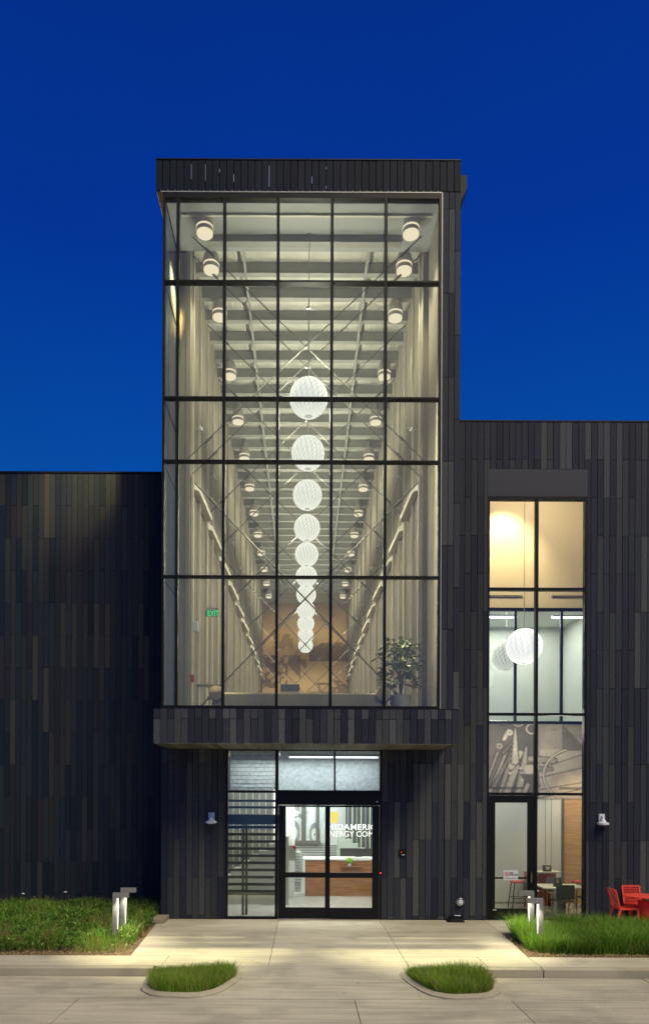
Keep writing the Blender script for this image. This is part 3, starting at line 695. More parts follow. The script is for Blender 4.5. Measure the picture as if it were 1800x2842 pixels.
# couch
ch = thing('couch', 'long tan couch with rolled arms standing at the foot of the big glass', 'couch', (-.12,-.75,4.75))
MB().box(-1.9,1.9,-.30,-.12,.12,.74).build('backrest', M['couch'], ch, bevel=.04)
MB().box(-1.9,1.9,-.12,.55,.12,.42).build('seat', M['couch'], ch, bevel=.04)
for s in (-1,1): MB().lathe(s*1.96,.72,[(.05,-.38),(.17,-.36),(.19,-.1),(.18,.5),(.05,.55)],18,axis='y').build('arm', M['couch'], ch, smooth=True)
for s in (-1,1): MB().box(s*1.96-.1,s*1.96+.1,-.30,.5,.02,.6).build('arm', M['couch'], ch)
MB().box(-1.8,1.8,-.28,.5,.0,.12).build('base', M['beam'], ch)
# dark high-back chair behind the couch
hc = thing('armchair', 'dark high-back chair standing just behind the middle of the couch', 'chair', (-.38,.3,4.75))
MB().box(-.24,.24,-.1,.0,.35,1.15).build('backrest', M['rod'], hc, bevel=.02)
MB().box(-.26,.26,0,.5,.35,.48).build('seat', M['rod'], hc); 
for sx in (-.22,.22):
    for sy in (.02,.45): MB().box(sx-.02,sx+.02,sy-.02,sy+.02,0,.35).build('leg', M['chrome'], hc)
MB().box(-.30,.30,-.13,-.10,.93,.95).build('top_rail', M['column'], hc)
st = thing('side_table', 'small metal side table inside the left end of the glass hall', 'table', (-2.35,-.5,4.75))
MB().box(-.26,.26,-.2,.2,.98,1.0).build('tabletop', M['trim'], st)
for sx in (-.24,.24): MB().box(sx-.012,sx+.012,-.01,.01,0,.98).build('leg', M['trim'], st)
sp_ = tag(MB().box(-.06,.06,-.08,.05,-.13,.13).build('wall_speaker', M['plasticwhite'], bevel=.02), 'small white speaker on the left wall of the hall left of the exit sign', 'speaker'); sp_.location = (-2.70,-.12,7.25)
fb = tag(MB().box(-.04,.04,-.05,.03,-.09,.09).build('fire_alarm', M['redmetal'], bevel=.01), 'small red alarm box on the left wall below the exit sign', 'alarm'); fb.location = (-2.78,-.12,5.97)
# house plant
hp = thing('potted_plant', 'tall leafy green plant in a cream tapered planter at the right of the hall', 'plant', (2.28,-.75,4.75))
MB().lathe(0,0,[(.17,0),(.27,.72),(.25,.72),(.24,.66)],20).build('planter', M['planter'], hp, smooth=True)
mb = MB()
for k in range(7):
    a = k*.9; mb.tube([(0,0,.6),(.06*math.cos(a),.06*math.sin(a),1.2),(.28*math.cos(a),.28*math.sin(a),1.75+.1*(k%3))],[.018,.012,.006],6)
mb.build('stem', M['stem'], hp)
mb = MB()
for k in range(260):
    a = random.uniform(0,6.28); r = random.uniform(.05,.50); z = .95+random.random()*1.05; c = Vector((r*math.cos(a)*(1.1-.25*abs(z-1.6)), r*math.sin(a), z))
    d = Vector((math.cos(a), math.sin(a), random.uniform(-.7,.8))).normalized(); u = d.cross(Vector((0,0,1))).normalized(); nrm = u.cross(d); L_ = random.uniform(.15,.27); W_ = L_*.3
    mb.add([c, c+d*L_*.5+u*W_+nrm*.02, c+d*L_, c+d*L_*.5-u*W_+nrm*.02, c+d*L_*.5-nrm*.01], [(0,1,4),(1,2,4),(2,3,4),(3,0,4)])
o = mb.build('foliage', M['houseleaf'], hp)

# ================================================================ ENTRANCE GLAZING
ef = thing('entrance_glazing', 'black framed entrance with double doors, side window and three upper panes', 'entrance')
mb = MB().box(DX0,DX0+.065,.0,.14,.0,DZ).box(DX1-.055,DX1,.0,.14,0,DZ).box(DX0+.065,DX1-.055,.0,.14,4.20,DZ)
mb.box(-.735,-.655,.002,.138,.0,4.20).box(.725,.765-.0,.002,.138,3.22,4.20)
mb.box(DX0+.065,-.735,.002,.136,3.15,3.21).box(-.655,DX1-.055,.001,.139,3.14,3.22).box(DX0+.065,-.735,.003,.137,0,.06)
mb.build('frame', M['black'], ef)
MB().box(-.655,DX1-.055,-.03,.12,2.85,3.14).build('header', M['black'], ef)
MB().box(DX0+.065,-.735,.06,.075,.06,3.15).build('pane', M['glassclear'], ef)
for a,b in ((DX0+.065,-.735),(-.655,.725),(.765,DX1-.055)): MB().box(a,b,.06,.075,3.22,4.20).build('pane', M['frost'], ef)
MB().box(-.76,-.74,-.03,.01,.92,1.06).build('push_plate', M['chrome'], ef)
MB().lathe(1.80,2.94,[(.02,-.045),(.02,-.03)],12,axis='y').build('sensor', M['plasticwhite'], ef)
MB().lathe(1.895,1.165,[(.014,-.02),(.014,.0)],10,axis='y').build('status_light', M['redled'], ef)
def door(x0, x1, yy, gx0, gx1, lab):
    d = MB()
    d.box(x0,gx0,yy,yy+.05,.02,2.845).box(gx1,x1,yy,yy+.05,.02,2.845).box(gx0,gx1,yy+.001,yy+.049,.02,.295).box(gx0,gx1,yy+.001,yy+.049,1.04,1.17).box(gx0,gx1,yy+.001,yy+.049,2.80,2.845)
    do = d.build('door', M['black'], ef); do['label'] = lab
    MB().box(gx0,gx1,yy+.02,yy+.03,.295,1.04).build('pane', M['glassclear'], do); MB().box(gx0,gx1,yy+.02,yy+.03,1.17,2.80).build('pane', M['glassclear'], do)
    MB().box(gx0+.02,gx0+.10,yy+.012,yy+.018,.33,.35).build('glazing_label', M['paper'], do)
    return do
door(-.65,.62,.03,-.465,.515,'left leaf of the black double door')
door(.62,1.86,-.012,.635,1.685,'right leaf of the black double door')
# ---- lobby interior
lb = thing('lobby', 'brightly lit ground floor lobby seen through the entrance doors', 'room')
MB().box(-3.5,3.4,.15,11,-.15,-.005).build('floor', M['lobbyfloor'], lb)
MB().box(-3.5,-3.4,.26,11,0,4.55).box(3.3,3.4,.26,11,0,4.55).box(-3.4,3.3,10.9,11,0,4.55).build('wall', M['white'], lb)
MB().box(-3.4,3.3,.26,10.9,4.30,4.4).build('ceiling', M['offwhite'], lb)
MB().box(-.66,1.97,1.15,1.3,2.98,4.29).build('bulkhead', M['bulk'], lb)
o = MB().box(-1.97,-.68,1.15,1.25,3.25,4.29).build('bulkhead', M['bulk'], lb)
for k in range(9): MB().box(-1.97,-.68,1.135,1.149,3.30+k*.105,3.315+k*.105).build('trim_line', M['beam'], lb)
for a,b in ((-.40,.72),(.77,1.88)):
    t = thing('linear_lamp', ('left','right')[a>0]+' bright white linear lamp behind the panes above the entrance doors', 'lamp', (0,0,0), group='linear lamps above the doors')
    MB().box(a,b,.58,.64,4.06,4.10).build('diffuser', M['tube'], t); MB().box(a,b,.57,.65,4.102,4.16).build('housing', M['chrome'], t)
    for xx in (a+.1,b-.1): MB().tube([(xx,.61,4.16),(xx,.61,4.30)],.006,6).build('rod', M['chrome'], t)
light('AREA', (.0,.62,4.05), 95, (.95,.97,.93), target=(.0,.62,0), sx=3.7, sy=.08)  # lamp light, widened left past the fixtures to brighten the side bulkhead
for yy in (2.6,5.0,7.5):
    t = thing('ceiling_panel_lamp', {2.6:'nearest',5.0:'middle',7.5:'farthest'}[yy]+' square panel lamp in the lobby ceiling', 'lamp', (0,0,0), group='lobby ceiling panels')
    MB().box(-.9,1.8,yy-.3,yy+.3,4.27,4.296).build('diffuser', M['tube'], t)
    light('AREA', (.4,yy,4.22), 150, (.98,1,.94), target=(.4,yy,0), sx=3.8, sy=.8)
light('AREA', (-1.5,2.2,4.0), 60, (1,.97,.86), target=(-1.5,6,0), sx=1.5, sy=.5)
# slatted screen in front of stairs
ss = thing('slatted_screen', 'dark horizontal slat screen behind the side window of the entrance', 'screen', (0,.75,0))
zz = .60; kk = 0
while zz < 2.62: MB().box(-2.6,-.55,0,.05,zz-.036,zz+.036).build('slat', M['darkslat'], ss); zz += .185; kk += 1
MB().box(-2.6,-.55,-.012,.06,.50,.565).build('slat', M['darkslat'], ss)
MB().box(-2.6,-.55,-.02,.06,2.34,2.60).build('rail', M['darkslat'], ss)
for z_ in (2.78,2.95): MB().box(-2.6,-.55,0,.05,z_-.03,z_+.03).build('slat', M['darkslat'], ss)
for xx in (-1.59,-1.50): MB().box(xx-.03,xx+.03,-.016,.055,.33 if 0 else 0,2.5).build('post', M['darkslat'], ss)
# white stairs behind
sr = thing('staircase', 'white stair climbing right behind the dark slat screen', 'staircase', (0,0,0))
for k in range(9): MB().box(-2.9+k*.27,-2.62+k*.27,2.6,4.0,.0,.34+k*.2).build('tread', M['stair'], sr)
MB().box(-3.3,-.3,4.2,4.3,0,4.3).build('grey_panel', M['slatwall'], lb)
for k in range(14): MB().box(-3.2+k*.2,-3.175+k*.2,4.17,4.199,0,3.6).build('panel_strip', M['beige'], lb)
MB().box(-.95,-.3,4.10,4.16,0,4.2).build('white_panel', M['white'], lb)
# reception desk
rdk = thing('reception_desk', 'walnut reception desk with white top facing the entrance doors', 'desk', (0,4.5,0))
MB().box(.02,2.7,.0,.05,0,1.10).build('front_panel', M['wood'], rdk)
MB().box(-.04,.019,-.02,.7,0,1.12).build('end_panel', M['white'], rdk)
MB().box(-.04,2.7,-.03,.7,1.121,1.17).build('top', M['white'], rdk)
MB().box(1.1,1.75,-.09,-.001,.90,.93).build('shelf', M['wood'], rdk)
mo = thing('monitor', 'wide black monitor lying low along the reception desk top', 'monitor', (1.5,4.75,1.17))
MB().box(-.38,.9,0,.04,.05,.30).build('screen', M['blackplastic'], mo); MB().box(.1,.3,-.05,.1,0,.05).build('stand', M['blackplastic'], mo)
pa = tag(MB().box(0,.75,0,.22,0,.03).build('paper_stack', M['paper']), 'stack of white papers on the reception desk', 'papers'); pa.location = (1.25,4.48,1.171)
mp = thing('moss_ball', 'round bright green moss ball in a small white pot at the desk front', 'plant', (1.40,4.44,.931))
MB().lathe(0,0,[(.04,0),(.055,.08)],14).build('pot', M['plasticwhite'], mp)
MB().lathe(0,0,[(max(.002,.105*math.cos(t)), .17+.105*math.sin(t)) for t in [math.pi*(k/10-.5) for k in range(11)]],18).build('foliage', M['moss'], mp, smooth=True)
rk = thing('louvred_rack', 'white louvred rack standing left of the reception desk', 'rack', (0,0,0))
for k in range(14): MB().box(-1.2,-.10,4.62,4.70,.14+k*.09,.19+k*.09).build('louvre', M['white'], rk)
MB().box(-1.2,-.10,4.72,4.76,.10,1.42).build('back', M['offwhite'], rk)
# notice with red corner
nb = thing('notice_board', 'cream notice with a red corner hanging left inside the doors', 'notice', (-.50,2.2,1.28))
MB().box(0,.26,0,.01,0,.42).build('sheet', M['planter'], nb); MB().add([(.13,-.004,.42),(.26,-.004,.42),(.26,-.004,.28),(.13,-.002,.42),(.26,-.002,.42),(.26,-.002,.28)],[(0,1,2),(5,4,3),(0,3,4,1),(1,4,5,2),(2,5,3,0)]).build('red_corner', M['inkred'], nb)
for k in range(4): MB().box(.03,.22,-.003,-.001,.10+k*.06,.112+k*.06).build('text_line', M['beam'], nb)
MB().tube([(.13,.005,.42),(.13,.005,2.9)],.004,6).build('wire', M['chrome'], nb)
# back of lobby: framed black and white picture window
bk = thing('interior_window', 'black framed interior window with a black and white picture behind', 'window', (0,9.0,0))
def wheels(u, v):
    n_ = vnoise(u,v,8,8,21,4); b = np.stack([.55+.3*n_]*3,-1)*np.array([.95,1.05,1.0])
    for cx, cz, r in ((.25,.18,.24),(.75,.15,.22)):
        d = np.hypot((u-cx)*1.6,(v-cz)); b = np.where(((d<r)&(d>r*.55))[...,None], b*.25, b); b = np.where((d<r*.15)[...,None], b*.3, b)
    b = b*.8+.14; b = np.where(((v>.45)&(v<.75)&(u<.6)&(n_>.42))[...,None], b*.45, b); b = np.where(((v>.78)&(n_>.5))[...,None], b*.3, b); return b
paint('picture', bk, -.80, .78, 1.40, 3.4, .12, wheels, 80, 90)
for a,b,c,d in ((-.60,-.49,1.4,3.3),(-.11,.05,1.4,3.3),(.43,.55,1.4,3.3)): MB().box(a,b,0,.06,c,d).build('frame', M['rod'], bk)
MB().box(-.66,.60,-.01,.05,1.34,1.48).build('frame', M['rod'], bk)
MB().box(-3.3,3.2,.2,.3,0,4.3).build('wall', M['white'], bk)
for k in range(14): MB().box(-1.3,1.2,.17,.199,.1+k*.09,.13+k*.09).build('louvre', M['beam'], bk)
# right: slatted grey wall, yellow panel, glass with letters
gw = thing('slatted_wall', 'grey slatted wall at the right back of the lobby', 'wall', (0,8.3,0))
MB().box(1.5,3.2,.05,.12,0,4.2).build('backing', M['slatwall'], gw)
for k in range(10): MB().box(1.56+k*.16,1.60+k*.16,0,.049,1.2,4.2).build('slat', M['column' if k%2 else 'beam'], gw)
yp = tag(MB().box(0,.26,0,.05,0,.40).build('yellow_panel', mat('yellow paint',(.75,.52,.05),.5)), 'yellow painted panel behind the lobby lettering', 'panel'); yp.location = (.96,8.35,2.16)
s2r = thing('lobby_stair', 'pale stair descending right at the back of the lobby', 'staircase', (0,0,0))
for k in range(6): MB().box(1.2+k*.24,1.44+k*.24,7.9,8.25,0,1.75-k*.16).build('tread', M['offwhite'], s2r)
gp = thing('lettered_glass_screen', 'clear glass screen in the lobby carrying large white company lettering', 'glass screen', (0,6.5,0))
MB().box(.55,3.2,0,.012,0,2.95).build('pane', M['glassclear'], gp)
text_mesh('lettering', 'MIDAMERICAN', .275, (.765,-.006,1.985), M['lettering'], gp, bold=.0030, sx=1.10, spacing=1.06)
text_mesh('lettering', 'ENERGY COMPANY', .262, (.70,-.006,1.755), M['lettering'], gp, bold=.0, sx=1.0, spacing=1.0)

# ================================================================ RIGHT WINDOW + ROOM
wf = thing('tall_window', 'tall black framed two-column window with a glazed door at its foot', 'window')
WC = 5.760
mb = MB().box(WX0,WX0+.055,.0,.14,0,10.55).box(WX1-.065,WX1,.0,.14,0,10.55).box(WX0+.055,WX1-.065,.0,.14,10.49,10.55)
mb.build('frame', M['black'], wf)
MB().box(WC-.034,WC+.034,.002,.138,0,10.49).build('mullion', M['black'], wf)
for Z, h_ in ((8.26,.032),(5.14,.03),(3.15,.034)):
    MB().box(WX0+.055,WX1-.065,-.003,.13,Z-h_,Z+h_).build('transom', M['black'], wf)
zs2 = [3.184,5.11,8.228,10.49]; zs3 = [3.184,5.17,8.292]
for a,b in ((WX0+.055,WC-.034),(WC+.034,WX1-.065)):
    for j in range(3): MB().box(a,b,.06,.072,zs3[j],zs2[j+1]).build('pane', M['glassclear'], wf)
MB().box(WC+.034,WX1-.065,.06,.072,.05,3.116).build('pane', M['glassclear'], wf)
MB().box(WC+.034,WX1-.065,.003,.137,0,.05).build('sill', M['black'], wf)
d = MB(); gx0, gx1 = 4.745, 5.552
d.box(WX0+.06,gx0,.01,.06,.02,3.11).box(gx1,WC-.04,.01,.06,.02,3.11).box(gx0,gx1,.011,.059,.02,.29).box(gx0,gx1,.011,.059,2.93,3.11).box(gx0,gx1,.02,.05,1.03,1.07)
do = d.build('door', M['black'], wf)
MB().box(gx0,gx1,.03,.04,.29,1.03).build('pane', M['glassclear'], do); MB().box(gx0,gx1,.03,.04,1.07,2.93).build('pane', M['glassclear'], do)
MB().box(5.62,5.65,-.05,-.02,.92,1.22).box(5.62,5.65,-.05,.01,.92,.95).box(5.62,5.65,-.05,.01,1.19,1.22).build('handle', M['rod'], do)
MB().box(4.70,4.78,.004,.012,.245,.27).build('door_tag', M['paper'], do)
ns = thing('no_smoking_sign', 'small white NO SMOKING sign stuck on the glazed side door', 'sign', (4.955,.003,1.0))
MB().box(0,.36,0,.006,0,.25).build('plate', M['paper'], ns)
mb = MB(); N_ = 24
for i in range(N_):
    a0 = 2*math.pi*i/N_; a1 = 2*math.pi*(i+1)/N_
    mb.bar((.085+.052*math.cos(a0),-.002,.15+.052*math.sin(a0)),(.085+.052*math.cos(a1),-.002,.15+.052*math.sin(a1)),.003,.012)
mb.bar((.05,-.003,.185),(.12,-.003,.115),.003,.012); mb.build('prohibition_ring', M['inkred'], ns)
MB().box(.05,.115,-.002,-.0005,.143,.156).build('cigarette', M['ink'], ns)
text_mesh('lettering', 'NO', .055, (.155,-.001,.165), M['ink'], ns, bold=.002, ext=.001); text_mesh('lettering', 'SMOKING', .045, (.155,-.001,.118), M['ink'], ns, bold=.002, ext=.001)
MB().box(.03,.32,-.001,-.0002,.035,.055).build('print_line', M['beam'], ns)
# room shell
rm = thing('corner_room', 'double height room behind the tall window on the right', 'room')
RX0, RX1, RY = 3.9, 8.6, 3.0
MB().box(RX0-.1,RX0,.26,7,0,12.1).box(RX1,RX1+.1,.26,7,0,12.1).build('wall', M['offwhite'], rm)
MB().box(RX0,RX1,RY,RY+.12,8.60,12.1).build('upper_wall', M['warmwall'], rm)
MB().box(RX0,RX1,.26,RY,12.0,12.1).build('ceiling', M['warmwall'], rm)
MB().box(RX0,RX1,RY+.12,7,8.75,8.85).build('office_ceiling', M['offwhite'], rm)
MB().box(RX0,RX1,RY+.12,7,5.0,5.15).build('office_floor', M['officefloor'], rm)
MB().box(RX0,RX1,6.0,6.1,5.15,8.75).build('office_back_wall', M['offwhite'], rm)
MB().box(RX0,RX1,.15,7,-.15,-.004).build('floor', M['lobbyfloor'], rm)
MB().box(RX0,7.46,RY,RY+.1,0,3.04).build('lower_wall', M['offwhite'], rm)
MB().box(7.46,7.52,RY-.05,RY+.1,0,3.04).build('dark_post', M['rod'], rm)
MB().box(7.52,RX1,RY,RY+.1,0,3.04).build('oak_lining', M['oak'], rm)
MB().box(RX0,7.46,RY-.015,RY-.001,0,.05).build('skirting', M['beam'], rm)
for xx in (6.62,6.98,7.15): MB().box(xx,xx+.02,RY-.008,RY-.001,.05,3.04).build('panel_joint', M['beam'], rm)
mb = MB().box(RX0,RX1,RY-.03,RY+.06,8.50,8.59).box(RX0,RX1,RY-.03,RY+.06,5.22,5.30)
for xx in (4.4,5.82-.28+.56,7.44,8.2): mb.box(xx-.035,xx+.035,RY-.025,RY+.055,5.30,8.50)
io = mb.build('interior_window', M['black'], rm)
for a,b in ((3.9,4.36),(4.44,6.06),(6.14,7.40),(7.48,8.16)): MB().box(a,b,RY+.01,RY+.02,5.30,8.50).build('pane', M['glassclear'], io)
for a,b in ((5.3,6.30),(7.15,8.12)):
    MB().box(a,b,RY-.012,RY-.001,8.885,8.905).box(a,b,RY-.012,RY-.001,8.935,8.955).build('air_slot', M['ink'], rm)
for a,b in ((5.3,6.27),(7.32,8.3)):
    t = thing('linear_lamp', ('left','right')[a>6]+' bright linear lamp under the ceiling of the upper office', 'lamp', (0,0,0), group='linear lamps in the upper office')
    MB().box(a,b,3.42,3.50,8.42,8.46).build('diffuser', M['tube'], t); MB().box(a,b,3.41,3.51,8.461,8.50).build('housing', M['chrome'], t)
    for xx in (a+.15,b-.15): MB().tube([(xx,3.46,8.5),(xx,3.46,8.75)],.006,6).build('rod', M['chrome'], t)
light('AREA', (6.2,4.6,8.68), 165, (1,.98,.90), target=(6.2,4.6,0), sx=3.6, sy=2.0)
light('SPOT', (5.55,1.9,11.9), 700, (1,.78,.38), .05, target=(5.78,3.0,10.0), spot=R(75), blend=.8)
light('POINT', (6.3,1.0,11.6), 190, (1,.80,.52), .3)
light('AREA', (6.0,1.3,5.4), 100, (1,.95,.82), target=(6.2,1.9,0), sx=3, sy=1.0)
light('POINT', (6.7,1.2,4.9), 25, (1,.92,.80), .3)
light('SPOT', (8.0,1.6,4.8), 260, (1,.72,.38), .1, target=(8.0,3.0,1.3), spot=R(70), blend=.7)
# tool mural on the balcony front
def tools(u, v):
    x = u*2.66; z = v*2.2; n_ = vnoise(u,v,6,6,5,5); f_ = vnoise(u,v,40,40,6,3)
    img = np.where(x < 1.35, .14+.12*n_, .36+.16*n_)
    def cap(x0,z0,x1,z1,w0,w1,val):
        nonlocal img
        dx,dz = x1-x0,z1-z0; t = np.clip(((x-x0)*dx+(z-z0)*dz)/(dx*dx+dz*dz),0,1); dd = np.hypot(x-x0-t*dx, z-z0-t*dz); ww = w0+(w1-w0)*t
        sh = val*(1-.35*(dd/ww)**2)*(.85+.3*f_); img = np.where(dd < ww+.02, .06, img); img = np.where(dd < ww, sh, img)
    def ring(cx,cz,r,wd,val):
        nonlocal img; d_ = np.abs(np.hypot(x-cx,z-cz)-r); img = np.where(d_ < wd+.012, .05, img); img = np.where(d_ < wd, val, img)
    right = (x > 1.38)
    ang = np.where(right & (z < 1.45), 1., 0.); img = np.where(ang > 0, .50+.12*n_, img)
    for k,(a,b) in enumerate(((1.32,.62),(1.15,.45),(.88,.32),(.52,.24),(.28,.3))):
        d_ = np.abs(z-(a-.25+(x-1.4)*b*.8)); img = np.where(right&(z < 1.4)&(d_ < .014), .15, img)
    img = np.where((x > 1.98)&(z > 1.42)&(z < 2.2)&(z-1.42 > (x-1.98)*.0)&(x-1.98 < (2.2-z)*.82+.02), .27, img)
    img = np.where((x > 1.55)&(z > 1.85)&(x < 1.98)&(np.abs(np.hypot(x-1.75,z-1.75)-.22) < .04), .5, img)
    cap(1.05,1.18,1.75,1.12,.09,.09,.46); cap(1.15,.92,1.7,.88,.045,.045,.42)
    cap(.05,.2,.55,1.55,.04,.03,.50); cap(-.02,.55,.25,1.35,.035,.03,.42); cap(.15,.35,.62,1.35,.06,.03,.30); cap(.28,.0,.62,1.2,.055,.055,.40)
    cap(.45,.0,.75,.95,.10,.09,.52); cap(.62,.95,.86,1.35,.10,.08,.60); cap(.72,1.1,.72,2.05,.10,.025,.62); cap(.78,.0,.95,.9,.09,.10,.50); cap(.95,.9,1.02,1.5,.09,.03,.52)
    cap(.42,1.75,.55,2.0,.05,.07,.72); cap(.40,1.35,.62,1.62,.06,.04,.22); cap(.9,.0,1.1,.5,.07,.05,.55); cap(1.15,.05,1.35,.4,.03,.03,.6)
    ring(.30,1.55,.06,.022,.5); ring(1.16,2.06,.14,.02,.72); ring(.80,2.28,.14,.02,.6); ring(.57,1.95,.06,.03,.75); ring(1.5,.95,.16,.02,.5)
    for cx_,cz_ in ((.72,1.45),(.58,.75),(.86,.9),(.9,.55)): img = np.where(np.hypot(x-cx_,z-cz_) < .03, .8, img)
    img = np.where(np.hypot(x-1.12,z-.85) < .15, .6+.1*n_, img)
    img = np.where((x > .85)&(x < 1.36)&(z < .73)&(z > .73-(x-.82)*1.1), .17, img)
    ringd = np.abs(np.hypot((x-2.35)*.9,(z-.7))-.78); img = np.where(right&(ringd < .02)&(x < 2.1), .7, img); img = np.where(right&(np.abs(ringd-.03) < .01)&(x < 2.1), .2, img)
    img = np.where((x > 1.9)&(((np.abs(z-.33) < .012))|(np.abs(z-.29) < .008)), .05, img); img = np.where((x < .95)&((np.abs(z-.33) < .008)|(np.abs(z-.29) < .008)), .05, img)
    img = np.clip(img,0,1)**1.25
    for _ in range(2): img = (img+np.roll(img,1,0)+np.roll(img,-1,0)+np.roll(img,1,1)+np.roll(img,-1,1))/5
    img = img*(.86+.28*vnoise(u,v,14,12,77,3))+.02; return np.stack([img*1.0, img*.86, img*.70], -1)*.80
paint('mural', rm, 5.32, 8.20, 3.045, 5.215, RY-.02, tools, 220, 170)
MB().box(RX0,RX1,RY-.008,RY+.1,3.042,5.219).build('balcony_front', M['rod'], rm)
pendant((5.625,.60,6.955), .46, 11.99, 'bright white woven globe hanging in the tall right window', group='globes of the corner room')
pendant((6.08,3.85,7.38), .455, 8.74, 'dimmer woven globe behind the interior glass left of the bright globe', 'shell_dim', 'core_dim', group='globes of the corner room')
# furniture inside
tb = thing('cafe_table', 'pale square cafe table with steel pedestal behind the side window', 'table', (6.70,.98,0))
MB().box(-.57,.57,-.5,.5,.72,.75).build('tabletop', M['planter'], tb)
MB().box(-.12,.12,-.12,.12,.03,.72).build('pedestal', M['chrome'], tb); MB().box(-.3,.3,-.3,.3,0,.03).build('base', M['chrome'], tb)
def chair(label, loc, rz, m):
    t = thing('cafe_chair', label, 'chair', loc, rz, 'dark cafe chairs at the pale table')
    MB().box(-.23,.23,-.21,-.18,.50,.86).build('backrest', m, t, bevel=.01); MB().box(-.23,.23,-.20,.22,.43,.46).build('seat', m, t, bevel=.008)
    for sx in (-.22,.22):
        for sy in (-.2,.21): MB().tube([(sx,sy,.0),(sx*.97,sy*.93,.44)],.011,8).build('leg', M['chrome'], t)
        MB().tube([(sx,-.19,.45),(sx,-.19,.82)],.011,8).build('post', M['chrome'], t); MB().tube([(sx,-.19,.64),(sx*1.05,.18,.64),(sx,.2,.44)],.010,8).build('armrest', M['chrome'], t)
    return t
chair('dark cafe chair with its back to the side window glass', (6.57,.40,0), 0, M['blackplastic'])
chair('dark cafe chair at the left edge of the pale table', (6.03,1.0,0), R(-90), M['blackplastic'])
chair('grey cafe chair on the far side of the pale table', (6.95,1.85,0), R(180), mat('grey plastic',(.16,.16,.16),.5))
chair('dark cafe chair at the right edge of the pale table', (7.45,1.0,0), R(90), M['blackplastic'])
cn = thing('condiment_caddy', 'dark caddy of sauce bottles standing on the pale cafe table', 'caddy', (6.58,.80,.75))
MB().box(-.10,.10,-.06,.06,0,.10).build('rack', M['blackplastic'], cn)
for xx, mm in ((-.06,'ink'),(.0,'oak'),(.06,'ink')): MB().lathe(xx,0,[(.028,.01),(.03,.15),(.012,.19),(.012,.23)],12).build('bottle', M[mm], cn, smooth=True)
ht = thing('high_table', 'red and white bar-height table against the white wall', 'table', (6.75,2.55,0))
MB().box(-.45,.45,-.3,.3,.95,.99).build('tabletop', M['planter'], ht)
for a,b in ((-.45,-.30),(-.13,.13-.02),(.20,.36)): MB().box(a,b,-.1,.2,0,.95).build('leg_panel', M['redmetal'], ht)
nd = thing('napkin_dispenser', 'black and silver napkin dispenser on the red bar-height table', 'dispenser', (6.86,2.45,.99))
MB().box(-.11,.11,-.06,.06,0,.17).build('body', M['blackplastic'], nd, bevel=.01)
MB().add([(-.07,-.066,.14),(.07,-.066,.14),(.04,-.066,.05),(-.04,-.066,.05),(-.07,-.061,.14),(.07,-.061,.14),(.04,-.061,.05),(-.04,-.061,.05)],[(0,1,2,3),(4,5,6,7),(0,1,5,4),(1,2,6,5),(2,3,7,6),(3,0,4,7)]).build('faceplate', M['planter'], nd)
def stool(label, loc, rz, back):
    t = thing('bar_stool', label, 'stool', loc, rz, 'red bar stools')
    MB().box(-.21,.21,-.19,.19,.70,.74).build('seat', M['redmetal'], t, bevel=.015)
    if back: MB().add([(-.19,-.20,.72),(.19,-.20,.72),(.21,-.30,1.08),(-.21,-.30,1.08),(-.19,-.17,.72),(.19,-.17,.72),(.21,-.27,1.09),(-.21,-.27,1.09)],[(0,1,2,3),(4,5,6,7),(0,1,5,4),(1,2,6,5),(2,3,7,6),(3,0,4,7)]).build('backrest', M['red'], t)
    for sx in (-1,1):
        for sy in (-1,1): MB().tube([(sx*.24,sy*.22,0),(sx*.17,sy*.15,.70)],.014,8).build('leg', M['blackplastic'], t)
    MB().tube([(-.215,-.19,.28),(.215,-.19,.28)],.01,6).tube([(-.215,.19,.28),(.215,.19,.28)],.01,6).build('footrest', M['blackplastic'], t)
stool('red bar stool without back seen through the side door glass', (5.98,2.15,0), 0, False)
stool('red bar stool with a back at the right beside the oak wall', (7.75,2.3,0), R(90), True)

# ================================================================ WALL ITEMS
def wcam(X, label):
    t = thing('wall_lamp', label, 'lamp', (X,0,0), group='white wall lamps beside the doors')
    MB().box(-.075,.075,-.045,-.003,2.44,2.66).build('backplate', M['plasticwhite'], t, bevel=.012)
    MB().lathe(0,-.12,[(.02,2.55),(.05,2.52),(.07,2.47),(.135,2.44),(.14,2.40),(.06,2.375)],24).build('lamp_head', M['plasticwhite'], t, smooth=True)
    MB().tube([(0,-.04,2.60),(0,-.10,2.60),(0,-.12,2.54)],.022,10).build('arm', M['plasticwhite'], t)
wcam(-2.31, 'white bell shaped wall lamp left of the entrance doors'); wcam(7.38, 'white bell shaped wall lamp right of the tall window')
kp = thing('card_reader', 'square black card reader on the plank wall right of the entrance doors', 'card reader', (2.445,-.003,1.66))
MB().box(-.095,.095,-.03,0,-.10,.10).build('body', M['black'], kp, bevel=.008)
MB().box(-.035,.045,-.034,-.031,-.045,-.03).build('print', M['paper'], kp); MB().lathe(-.04,.03,[(.008,-.034),(.008,-.031)],8,axis='y').build('indicator', M['redled'], kp)
fd = thing('fire_hose_connection', 'round silver hose connection low on the plank wall right of the doors', 'hose connection', (3.875,-.003,.455))
MB().lathe(0,0,[(.105,0),(.105,-.03),(.09,-.045)],28,axis='y').build('plate', M['chrome'], fd, smooth=True)
MB().lathe(0,0,[(.06,-.045),(.055,-.09),(.03,-.095)],20,axis='y').build('cap', M['plasticwhite'], fd, smooth=True)
wg = thing('floor_vent_box', 'low black wedge box at the foot of the wall below the hose connection', 'box', (3.70,-.003,0))
